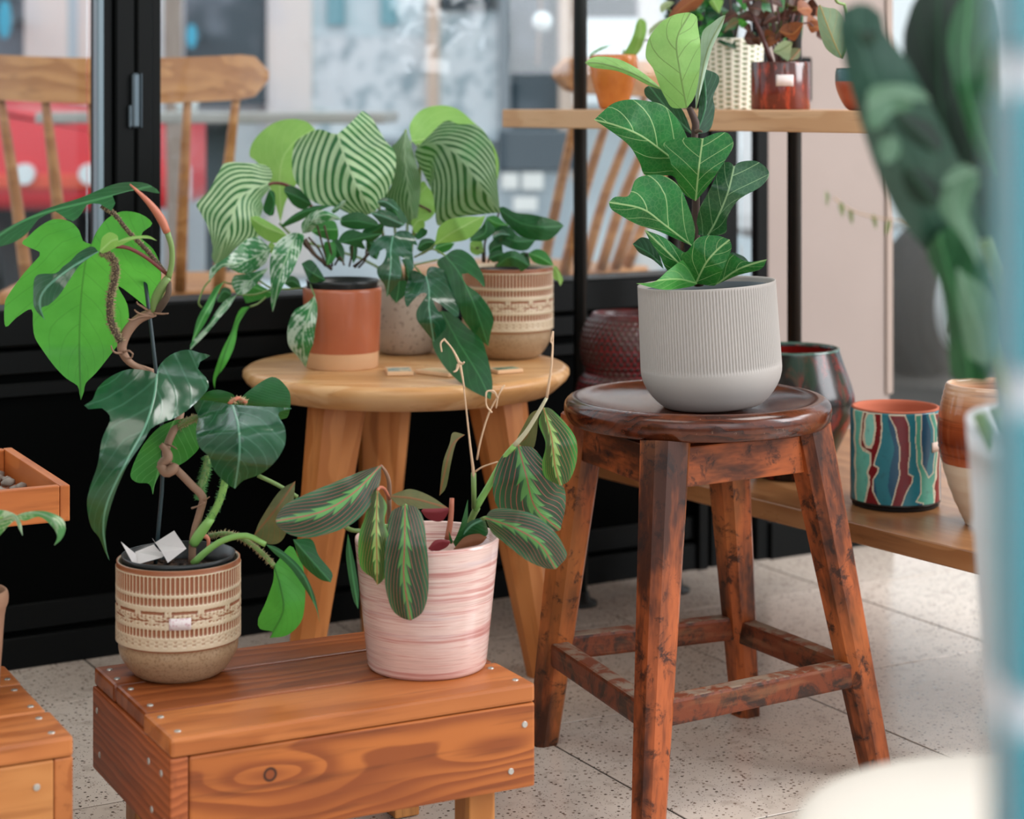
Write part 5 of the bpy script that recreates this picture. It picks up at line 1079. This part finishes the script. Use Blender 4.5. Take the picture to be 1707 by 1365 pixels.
for s_ in ('650,1110 560,1000 500,900', '660,1110 600,980 520,890', '680,1120 640,1000 560,700', '720,1100 760,1040 790,1100', '830,1110 850,1000 850,900', '900,1120 950,1060 960,980', '700,1110 690,1000 640,800', '860,1110 1000,1000 1090,860', '690,1110 500,960 460,880', '870,1120 1040,950 1160,880'):
    stem(e, 'A', s_, [2.80, 2.79, 2.78], .0015, MDB, 'stem', 6)
stem(e, 'B', '1060,450 920,330 850,230', [2.80, 2.77], .0024, MDB, 'stem')
# ---- right beige pot plant
e = green_pot
for c_, m_, l_, r_, y_, mt, kk in [
 ('D', '765,200 1000,350 1250,400 1500,385', '760,188 810,165 950,230 1100,250 1300,290 1450,340', '800,300 870,380 1000,500 1150,545 1320,550 1420,480', [2.90, 2.87, 2.85, 2.87], LDP, (.5, .3)),
 ('D', '720,450 950,560 1180,550', '730,400 870,390 990,500', '700,540 800,600 950,660 1080,660', [2.88, 2.85, 2.86], LDP, (.3, .3)),
 ('D', '730,850 900,740 1110,840', '780,730 850,680 950,670 1050,740', '900,850 980,860 1010,905 1060,880', [2.84, 2.82, 2.83], LDP, (.4, .4)),
 ('D', '1090,700 1220,740 1390,840', '1190,650 1290,680 1350,760', '1150,790 1250,830', [2.87, 2.87], LBR, (.3, .3)),
 ('D', '1380,850 1430,920 1460,1070', '1420,850 1480,960 1490,1010', '1380,960 1400,1000 1430,1010', [2.86, 2.85], LLI, (.3, .3)),
 ('D', '610,290 740,360 880,380', '720,268 830,350', '690,400 800,410', [2.88, 2.88], LBR, (.3, .3)),
 ('D', '430,555 600,470 615,305', '450,500 560,400', '580,555 700,470 712,400', [2.83, 2.83], LDP, (.3, .3)),
 ('D', '430,600 500,640 590,680', '450,560 560,550', '440,680 520,720', [2.90, 2.90], LLI, (.3, .3)),
 ('D', '650,700 700,640 800,600', '650,600 740,520', '740,770 800,700', [2.87, 2.87], LDP, (.3, .3)),
 ('D', '690,520 780,480 890,490', '700,470 800,430', '760,560 860,540', [2.86, 2.86], LD, (.5, .5)),
 ('D', '650,760 720,730 830,700', '660,700 760,660', '700,800 800,770', [2.86, 2.86], LDP, (.3, .3)),
 ('D', '1000,700 1080,760 1120,840', '1050,680 1100,720', '1010,760 1060,830', [2.88, 2.88], LDP, (.3, .3))]:
    leaf(e, c_, m_, l_, r_, y_, mt, k=kk, rip=.0008, nr=6)
for s_, y_ in (('600,800 600,600 620,520', [2.91, 2.90]), ('640,800 700,560 765,205', [2.91, 2.90]), ('800,820 760,600 720,455', [2.91, 2.88]), ('750,830 735,820 728,850', [2.88, 2.84]), ('1000,850 1040,760 1090,700', [2.92, 2.87]), ('580,800 570,640 500,640', [2.91, 2.90])): stem(e, 'D', s_, y_, .0016, MDB, 'stem', 6)
# ---- fiddle-leaf fig
e = fid
stem(e, 'C6', '560,1300 548,1150 545,980 548,800 540,620 545,560 515,490', [2.375, 2.37, 2.365, 2.365, 2.37, 2.37, 2.37], [.0060, .0056, .0050, .0045, .0042, .0048, .0036], plain('fig_bark', '#3c281f', .7, noise=.3))
stem(e, 'C6', '545,600 560,595 575,600', [2.36, 2.355], [.003, .0012], MDB)
FG = [
 ('530,612 420,500 330,390', '450,570 380,490 320,440 312,405', '505,540 470,480 400,415', [2.38, 2.41], LFD, (.2, .2)),
 ('548,612 590,480 580,312', '560,480 572,400', '610,590 632,500 625,440 652,370 640,335', [2.38, 2.40], LFD, (.2, .3)),
 ('545,510 575,330 610,200 682,68', '545,350 562,270 575,150 620,105 660,75', '590,330 620,220 662,130', [2.38, 2.40, 2.40], leafmat('leaf_fig_silverback', 'plain', '#9fb3a0', '#8ea48c', '#7c8a62', rough=.4, trans=.2, n=6), (.8, .8)),
 ('400,412 250,330 120,290 40,285', '330,350 260,300 180,265 90,258', '330,388 250,348 180,322 80,308', [2.40, 2.37, 2.35], LFL, (.6, .6)),
 ('505,492 475,330 460,180 522,58', '440,490 410,450 380,390 350,310 318,260 330,180 380,110 440,70 500,57', '540,440 560,350 568,220 555,120 550,75', [2.36, 2.34, 2.34, 2.36], LFL, (.18, .18)),
 ('480,760 435,720 300,620 180,570 83,545', '520,690 500,610 460,540 400,480 330,460 240,453 170,470 120,510', '470,850 440,800 320,800 290,740 240,660 150,590', [2.36, 2.33, 2.30, 2.30], LFI, (.25, .35)),
 ('600,1072 640,1000 690,880 720,757', '550,1060 560,960 600,880 640,800 665,745 700,738', '680,1060 690,990 740,910 840,850 878,800 868,765 820,733 750,736', [2.36, 2.34, 2.33, 2.34], LFV, (.25, .25)),
 ('545,915 560,760 577,630', '490,880 450,800 420,700 398,655 440,635 520,625', '600,850 660,760 710,680 715,640 690,605 640,605', [2.35, 2.31, 2.31], LFI, (.25, .25)),
 ('530,1120 400,1020 300,950 150,920', '540,1080 540,1030 520,960 470,850 400,800 320,798 270,820 240,890 180,895', '440,1080 370,1050 280,1022 200,978 160,950', [2.35, 2.31, 2.29, 2.28], LFI, (.25, .3)),
 ('400,1225 340,1160 258,1110', '380,1160 350,1100 300,1080', '350,1182 290,1150', [2.36, 2.35], LFD, (.3, .3)),
 ('560,1290 470,1200 400,1130 312,1045', '560,1190 480,1140 400,1080', '470,1280 410,1222 380,1160 340,1100', [2.35, 2.32, 2.31], LFI, (.3, .3)),
 ('545,1290 590,1200 640,1140 700,1090', '480,1170 510,1140 560,1080 640,1072', '620,1300 645,1285 680,1200 708,1130', [2.33, 2.30, 2.30], LFI, (.25, .25)),
 ('555,1290 450,1270 275,1290', '545,1220 500,1178 420,1230 360,1280', '520,1305 400,1318', [2.33, 2.30, 2.28], LFB, (.3, .3)),
 ('640,1295 740,1225 870,1180', '640,1240 690,1155 780,1190', '740,1252 840,1225', [2.37, 2.35, 2.34], LFI, (.35, .35)),
 ('690,1230 720,1180 790,1195', '680,1200 700,1150 760,1165', '720,1230 770,1215', [2.39, 2.39], LFD, (.3, .3))]
for m_, l_, r_, y_, mt, kk in FG: leaf(e, 'C6', m_, l_, r_, y_, mt, k=kk, rip=.0016, nr=5, den=18)
# ============================================================ UPPER SHELF PLANTS
def blade(par, base, tip, w, mat, sag=.15, nrm=None, name='leaf', n=7, shape=.55, fold=.25):
    """free-standing leaf in 3-D: base, tip, half-width w"""
    b = Vector(base); t = Vector(tip); ax = t-b; L = ax.length; ax.normalize()
    nrm = Vector(nrm) if nrm is not None else Vector((random.uniform(-.5, .5), -1, random.uniform(.2, .9)))
    sd_ = ax.cross(nrm).normalized(); up = sd_.cross(ax).normalized(); V = []; Fs = []; uvs = []
    for i in range(n+1):
        s = i/n; hw = w*(math.sin(PI*s**shape)**.8 if 0 < s < 1 else 0); c = b+ax*L*s+up*(sag*L*math.sin(PI*s)*.6)-Vector((0, 0, sag*L*s*s))
        for j, f in enumerate((-1, -.5, 0, .5, 1)): V.append(c+sd_*hw*f+up*(abs(f)*hw*fold)); uvs.append((s, f*.5+.5))
    for i in range(n):
        for j in range(4): a = i*5+j; Fs.append((a, a+1, a+6, a+5))
    o = obj(name, V, Fs, mat, par); uv = o.data.uv_layers.new(name='leafuv'); li = np.zeros(len(o.data.loops), int); o.data.loops.foreach_get('vertex_index', li)
    uv.data.foreach_set('uv', np.array(uvs)[li].astype(np.float32).ravel()); glv(o, [(u_[1]-.5)*2*w for u_ in uvs], 'dist'); return o
ZS = .7925
LBG = leafmat('leaf_bronze', 'plain', '#40241a', '#2c1e16', '#6a4034', rough=.4, trans=.15, tcol='#a85a30', n=5)
LBO = leafmat('leaf_rust', 'plain', '#8a4c26', '#6f3c1e', '#a0683a', rough=.5, trans=.15, tcol='#b07040', n=5)
LGG = leafmat('leaf_grey_green', 'plain', '#6d8068', '#7f9278', '#a08a5c', rough=.5, trans=.2, n=5)
LSN = leafmat('leaf_sword', 'plain', '#1f6a3a', '#2e8048', '#8fc08a', rough=.4, trans=.2, n=3)
LPW = leafmat('leaf_pale', 'plain', '#b9c6a0', '#a9b890', '#8a9a70', rough=.5, trans=.3, n=4)
# brown speckled pot with bronze leaves
p0 = Vector((P(1301, 0, 2.85).x, 2.85, ZS)); e = empty('potted_begonia', p0, 'bronze-leaved plant in a square-sided brown speckled pot with a price sticker on the upper shelf', 'potted plant')
g = G('brown_speckled_glaze', .15, .6); v = g.co(rnd=False); x, y, z = g.xyz(v); n = g.noise(g.vec(g.mul(x, 90.0), g.mul(y, 90.0), g.mul(z, 26.0)), 1, 4, .7)
g.base(g.mix(g.ss(n, .5, .66), g.mix(g.ss(z, .02, .07), hexc('#5f2016'), hexc('#3c1c14')), hexc('#9a3a26')))
lathe('pot', [(.001, 0), (.0415, 0), (.0425, .002), (.0425, .0665), (.0418, .0685), (.0395, .0685), (.039, .06), (.001, .055)], g.mat, e, p0, 48); disc('soil', .039, .060, MSO, e, p0, 24, .002)
patch('price_sticker', p0, .0428, -.28, .30, .0335, .0495, plain('white_sticker', '#cfc6c4', .6), e)
bst = plain('bronze_stem', '#4a2420', .5); tops_ = []
for k in range(9):
    tx = random.uniform(-.055, .035); tz = random.uniform(.07, .16); q = p0+Vector((tx, random.uniform(-.03, .03), .06+tz)); tops_.append(q)
    tube('stem', [p0+Vector((tx*.1, 0, .058)), p0+Vector((tx*.5, 0, .06+tz*.55)), q], [.0022, .0012], bst, e, 6)
for k in range(64):
    q = random.choice(tops_)+Vector((random.uniform(-.03, .03), random.uniform(-.03, .03), random.uniform(-.05, .04)))
    a = random.uniform(0, 6.28); d = Vector((math.cos(a), math.sin(a)*.6, random.uniform(-.7, .3))).normalized()*random.uniform(.018, .034)
    blade(e, q, q+d, random.uniform(.008, .014), random.choice([LBG, LBG, LBG, LBG, LBO, LMO]))
tube('stem', [P(1287, 107, 2.85), P(1268, 55, 2.84), P(1240, -10, 2.84)], [.004, .003], bst, e, 8)
leaf(e, 'J', '1005,460 1080,440 1180,375', '1040,400 1110,360', '1060,490 1145,540 1165,450', [2.83, 2.82], LPW, k=(.3, .3))
leaf(e, 'J', '1060,280 1180,300 1280,205', '1100,220 1200,195', '1140,340 1200,360 1250,280', [2.82, 2.80], LBO, k=(.3, .3)); stem(e, 'J', '1280,208 1330,205 1365,238', [2.80, 2.80], .0012, bst)
leaf(e, 'J', '1250,430 1210,480 1160,540', '1170,430 1150,480', '1250,470 1230,520', [2.84, 2.83], LMO, k=(.3, .3))
# pale basket pot
p0 = Vector((P(1222, 0, 3.0).x, 3.0, ZS)); e = empty('potted_shrub', p0, 'dark-leaved plant in a pale woven-textured pot behind the fig on the upper shelf', 'potted plant')
g = G('pale_basket', .6, .3); gl = g.attr('gl'); g.base(g.mix(g.ss(gl, .2, .9), hexc('#8f9a7c'), hexc('#e2dfd0')))
zs_ = np.linspace(0, .106, 86); pr = [(.001, 0)]+[(.040+.006*z/.106, z) for z in zs_]+[(.043, .107), (.041, .09), (.001, .088)]; gg = []
def wv(th, i, r, z):
    if i == 0 or i > 86: h = np.full_like(th, .9)
    else: h = np.maximum(.5+.5*np.cos(22*th), (.5+.5*np.cos(z*2*PI/.0075+PI*(np.floor(22*th/2/PI) % 2)))*1.0)*.9
    gg.append(h); return (h-.5)*.003 if 0 < i <= 86 else 0*h
o = lathe('pot', pr, g.mat, e, p0, 176, wv); glv(o, np.concatenate(gg)); disc('soil', .042, .093, MSO, e, p0, 24, .002)
for k in range(8):
    q = p0+Vector((random.uniform(-.05, .03), random.uniform(-.03, .02), random.uniform(.13, .2))); tube('stem', [p0+Vector((0, 0, .09)), (p0+q)/2+Vector((0, 0, .05)), q], [.002, .0012], MDB, e, 6)
for k in range(34):
    q = p0+Vector((random.uniform(-.075, .04), random.uniform(-.04, .02), random.uniform(.10, .19))); a = random.uniform(0, 6.28)
    blade(e, q, q+Vector((math.cos(a), math.sin(a)*.5, random.uniform(-.6, .5))).normalized()*random.uniform(.025, .05), random.uniform(.008, .014), random.choice([LDP, LFD, LDP, LBR]))
leaf(e, 'J', '70,190 160,110 300,0 420,-60', '90,120 150,40 250,-40', '150,160 290,110 380,20', [2.96, 2.95], LBO, k=(.2, .2))
leaf(e, 'J', '0,90 60,40 130,20', '10,40 70,10', '20,110 90,60', [2.97, 2.97], LPW, k=(.3, .3)); leaf(e, 'H', '800,440 900,330 1030,235', '820,340 950,240', '830,400 960,290', [2.97, 2.96], LPW, k=(.3, .3))
leaf(e, 'J', '460,-10 500,60 530,120', '440,20 480,80', '560,0 545,70', [2.93, 2.93], LLI, k=(.3, .3))
tube('stem', [p0+Vector((0, 0, .09)), P(1150, 60, 2.98), P(1112, 10, 2.97)], [.002, .001], MGS2, e, 6)
# orange pot
p0 = Vector((P(1023, 0, 3.1).x, 3.1, ZS)); e = empty('potted_seedling', p0, 'small pale-leaved plant in an orange glazed tapering pot by the black pipe', 'potted plant')
g = G('orange_glaze', .2, .6); v = g.co(rnd=False); g.base(g.mix(g.noise(v, 28, 3, .6), hexc('#a9521c'), hexc('#e09248')))
lathe('pot', smoothprof([(.001, 0), (.020, 0), (.027, .02), (.0345, .048), (.0375, .070), (.0365, .083), (.0345, .084), (.034, .07), (.001, .06)], 3), g.mat, e, p0, 40); disc('soil', .034, .072, MSO, e, p0, 20, .002)
leaf(e, 'H', '600,690 660,560 700,400 692,215', '500,660 560,540 620,400 650,280', '700,600 770,400 765,260', [3.1, 3.08, 3.08], LLI, k=(.2, .2))
leaf(e, 'H', '90,680 220,580 385,538', '120,630 250,560', '150,640 300,565', [3.09, 3.1], LBR, k=(.3, .3)); stem(e, 'H', '490,690 500,610 510,590', [3.09, 3.09], .0014, MGS2); stem(e, 'H', '620,520 740,485 840,490', [3.09, 3.09], .0012, MDB)
stem(e, 'H', '640,690 660,600', [3.1, 3.1], .0016, MGS2); stem(e, 'H', '300,700 150,690 92,678', [3.1, 3.09], .0012, MGS2)
# sword-leaved plant behind
p0 = Vector((P(1322, 0, 3.02).x, 3.02, ZS)); e = empty('potted_sword_plant', p0, 'upright sword-leaved plant standing behind the brown speckled pot', 'potted plant')
lathe('pot', [(.001, 0), (.022, 0), (.026, .045), (.024, .046), (.001, .04)], MNU, e, p0, 24)
blade(e, p0+Vector((0, 0, .04)), p0+Vector((.004, 0, .34)), .014, LSN, sag=.0, nrm=(.1, -1, 0), shape=.75); blade(e, p0+Vector((-.01, .01, .04)), p0+Vector((-.016, .01, .30)), .010, LSN, sag=.0, nrm=(.3, -1, 0), shape=.75)
# red and teal pot
p0 = Vector((P(1441, 0, 2.60).x, 2.60, ZS)); e = empty('potted_cutting', p0, 'grey-green leaf plant in a red pot with a teal rim at the shelf end', 'potted plant')
g = G('red_teal_glaze', .35, .5); v = g.co(rnd=False); z = g.xyz(v)[2]; n = g.noise(v, 60, 3); g.base(g.mix(g.ss(z, .036, .039), g.mix(n, hexc('#8a3420'), hexc('#b85a3a')), hexc('#2f5a5c')))
lathe('pot', smoothprof([(.001, 0), (.020, 0), (.030, .012), (.037, .03), (.038, .045), (.0365, .054), (.034, .054), (.001, .045)], 3), g.mat, e, p0, 40)
leaf(e, 'J', '1620,520 1540,350 1420,40', '1560,500 1470,420 1420,280 1400,150 1405,70', '1680,400 1650,200 1580,90 1500,70 1450,60', [2.6, 2.58, 2.57], LGG, k=(.2, .2))
stem(e, 'J', '1640,40 1580,20 1555,-20', [2.58, 2.57], .002, MGS2); tube('stem', [p0+Vector((0, 0, .045)), P(1425, 60, 2.59), P(1404, 97, 2.6)], .0018, MGS2, e, 6); stem(e, 'J', '1690,420 1680,200 1640,40', [2.6, 2.58], .002, MGS2)
# black box on the pier
bx = bmo('wall_box', boxbm(.028, .012, .078, .003, 2), MB, None, frame(WD, wpt(1.438, .0142, .845))); tag(bx, 'slim black box fixed to the beige pier behind the brown pot', 'wall box')
# ============================================================ LEFT EDGE PLANT
p0 = Vector((-.545, 1.99, .2)); e = empty('potted_arrowhead', p0, 'plant in a brown clay pot at the left edge with two leaf tips in view', 'potted plant')
lathe('pot', smoothprof([(.001, 0), (.026, 0), (.030, .03), (.034, .085), (.0375, .098), (.0375, .108), (.034, .110), (.032, .09), (.001, .085)], 3), MRC if False else plain('brown_clay', '#8f6a52', .8, noise=.15), e, p0, 32); disc('soil', .032, .097, MSO, e, p0, 20, .002)
LAR = leafmat('leaf_arrow', 'silver', '#4f8a55', '#5a9660', '#b9c9a8', rough=.4, trans=.25, n=6)
leaf(e, 'Z', '-60,430 10,370 50,360 76,425', '-40,350 0,338 45,350 68,375', '-10,430 25,395 50,375 62,400', [1.97, 1.95, 1.94], LAR, k=(.4, .4)); leaf(e, 'Z', '52,358 130,350 185,385 180,457', '90,345 150,343 205,365 218,400 205,435', '80,375 130,362 170,390 190,425', [1.95, 1.93, 1.92, 1.93], LAR, k=(.5, .3))
leaf(e, 'Z', '-80,420 -140,380 -180,460', '-120,360 -170,390', '-110,420 -150,430', [1.97, 1.97], LAR, k=(.4, .4))
tube('petiole', [p0+Vector((0, 0, .09)), P(-45, 900, 1.97), P(-30, 895, 1.97)], .0016, MGR2, e, 6); tube('petiole', [p0+Vector((0, 0, .09)), P(-20, 880, 1.96), P(26, 860, 1.95)], .0014, MGR2, e, 6)
# ============================================================ FOREGROUND
p0 = Vector((.425, 1.30, 0)); e = empty('planter', p0, 'tall white tapering planter with a large dark-leaved plant, blurred at the right', 'planter')
MWP = plain('white_planter', '#e4e6ea', .5)
lathe('pot', smoothprof([(.001, 0), (.080, 0), (.084, .004), (.121, .548), (.121, .556), (.114, .556), (.112, .50), (.001, .49)], 3), MWP, e, p0, 56); disc('soil', .1135, .530, MSO, e, p0, 24, .004)
FA = leafmat('leaf_fore_mid', 'plain', '#2e4f40', '#38594a', '#4a6c5a', rough=.35, trans=.04, tcol='#2a5a38', n=5, spec=.5); FB_ = leafmat('leaf_fore_dark', 'plain', '#082012', '#0c2a17', '#1a4428', rough=.5, trans=.02, tcol='#103018', n=4); FC = leafmat('leaf_fore_green', 'plain', '#1f4d2c', '#285c34', '#4f8a58', rough=.4, trans=.05, tcol='#2a5a38', n=4); FD_ = leafmat('leaf_fore_highlight', 'plain', '#54785c', '#64886a', '#7a9a7e', rough=.4, trans=.05, tcol='#5a7a58', n=4)  # last material puts the highlights on the dark leaves into colour
for m_, l_, r_, y_, mt, kk in [
 ('700,1365 480,900 300,500 200,200 190,15', '560,1290 440,1160 370,1050 280,850 210,640 150,430 110,250 95,130 110,50', '250,25 310,70'[::1] and '790,1250 790,1000 700,800 620,640 540,480 440,300 330,160 310,70 250,22', [1.26, 1.20, 1.16, 1.15], FA, (.3, .3)),
 ('860,1250 620,600 600,-60', '760,1150 560,650 440,350 420,200 440,100 490,-20', '950,900 850,300 760,-40', [1.30, 1.27, 1.27], FB_, (.2, .2)),
 ('880,900 740,400 760,-60', '780,760 680,450 640,250 680,50', '900,400 860,0', [1.25, 1.22, 1.22], FC, (.2, .2)),
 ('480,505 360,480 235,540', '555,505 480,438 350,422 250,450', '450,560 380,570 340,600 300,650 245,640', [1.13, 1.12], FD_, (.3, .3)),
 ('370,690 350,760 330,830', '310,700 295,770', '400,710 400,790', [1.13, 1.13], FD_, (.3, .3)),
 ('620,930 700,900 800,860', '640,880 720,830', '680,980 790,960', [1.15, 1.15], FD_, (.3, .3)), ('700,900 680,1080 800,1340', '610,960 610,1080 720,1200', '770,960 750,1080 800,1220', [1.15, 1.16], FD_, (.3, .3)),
 ('350,560 480,660 600,780', '370,580 400,640 500,740', '400,570 560,620 620,720', [1.135, 1.14], FB_, (.3, .3)), ('420,830 520,950 590,1060', '420,920 470,1010', '520,870 610,950', [1.14, 1.15], FB_, (.3, .3)),
 ('190,150 240,210 300,180', '200,200 240,240', '230,160 280,160', [1.13, 1.13], FB_, (.3, .3)),
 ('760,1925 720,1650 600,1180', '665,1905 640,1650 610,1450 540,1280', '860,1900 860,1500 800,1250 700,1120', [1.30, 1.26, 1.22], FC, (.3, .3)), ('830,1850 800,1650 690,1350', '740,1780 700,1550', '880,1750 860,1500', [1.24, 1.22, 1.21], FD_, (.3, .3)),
 ('900,2150 1000,1500 1100,600', '850,1500 900,800', '1200,1700 1300,900', [1.32, 1.36, 1.4], FA, (.3, .3))]: leaf(e, 'K', m_, l_, r_, y_, mt, k=kk, den=12)
for u_ in ((1600, 430), (1640, 400), (1630, 690), (1655, 680)): tube('stem', [p0+Vector((0, 0, .525)), p0+Vector((-.05, -.01, .62)) if False else (p0+P(u_[0], u_[1], 1.27))/2+Vector((0, 0, .18)), P(u_[0], u_[1], 1.27)], [.007, .004], MGS2, e, 8)
tn = stem(e, 'K', '400,1115 260,1095 150,1060 70,1000', [1.5, 1.55], .0007, MSW, 'tendril', 5)
for a_, b_ in ((30, 990), (105, 1045), (148, 1082), (265, 1105), (350, 1135)):
    q = P(1367+a_/3.033, b_/3.033, 1.53); blade(e, q+Vector((0, 0, .004)), q-Vector((random.uniform(-.003, .003), 0, .007)), .0022, LGG, name='leaflet', n=4)
tube('tendril', [P(1498, 367, 1.5), P(1560, 420, 1.4), P(1620, 520, 1.3)], .0008, MSW, e, 5)
# cream stool
c0 = P(1742, 1384, 1.02); c0.z = .427; e = empty('cream_stool', (c0.x, 1.02, 0), 'round cream-topped stool, strongly blurred in the bottom right corner', 'stool')
lathe('seat', smoothprof([(.001, .375), (.110, .375), (.128, .382), (.133, .398), (.130, .418), (.118, .426), (.06, .4265), (.001, .4265)], 3), plain('cream_seat', '#e6ded3', .6), e, (c0.x, 1.02, 0), 56)
for a in (.6, 2.2, 3.8, 5.4): tube('leg', [(c0.x+.12*math.cos(a), 1.02+.12*math.sin(a), 0), (c0.x+.085*math.cos(a), 1.02+.085*math.sin(a), .378)], [.011, .014], MCH, e, 12, 1)
# teal tiled panel
X0 = (1689-CX)*.55/F; MTL = G('teal_tile', .16, .5); v = MTL.co(); MTL.base(MTL.mix(MTL.noise(v, 14, 2), hexc('#0b95a4'), hexc('#12a4b0'))); MTL = MTL.mat; MTE2 = plain('teal_edge_tile_lit', '#7fb0ba', .2, .6); MGT = plain('pale_grout', '#dfe3e8', .7)  # edge tile: same teal, bright reflection put into a paler colour
e = empty('teal_tiled_panel', (X0, .55, 0), 'teal tiled panel with pale joints, strongly blurred along the right edge', 'tiled panel')
bmo('core', boxbm(.10, .021, 1.16, .002, 1), MGT, e, Matrix.Translation((X0+.0515, .5620, .582)))
for k in range(13):
    zc_ = .8090-.0892*(k-3)-.0446
    if zc_+.039 > 1.16 or zc_-.039 < 0: continue
    for j in range(1): bmo('tile', boxbm(.098, .003, .0775, .001, 1), MTL, e, Matrix.Translation((X0+.0515, .5500, zc_)))
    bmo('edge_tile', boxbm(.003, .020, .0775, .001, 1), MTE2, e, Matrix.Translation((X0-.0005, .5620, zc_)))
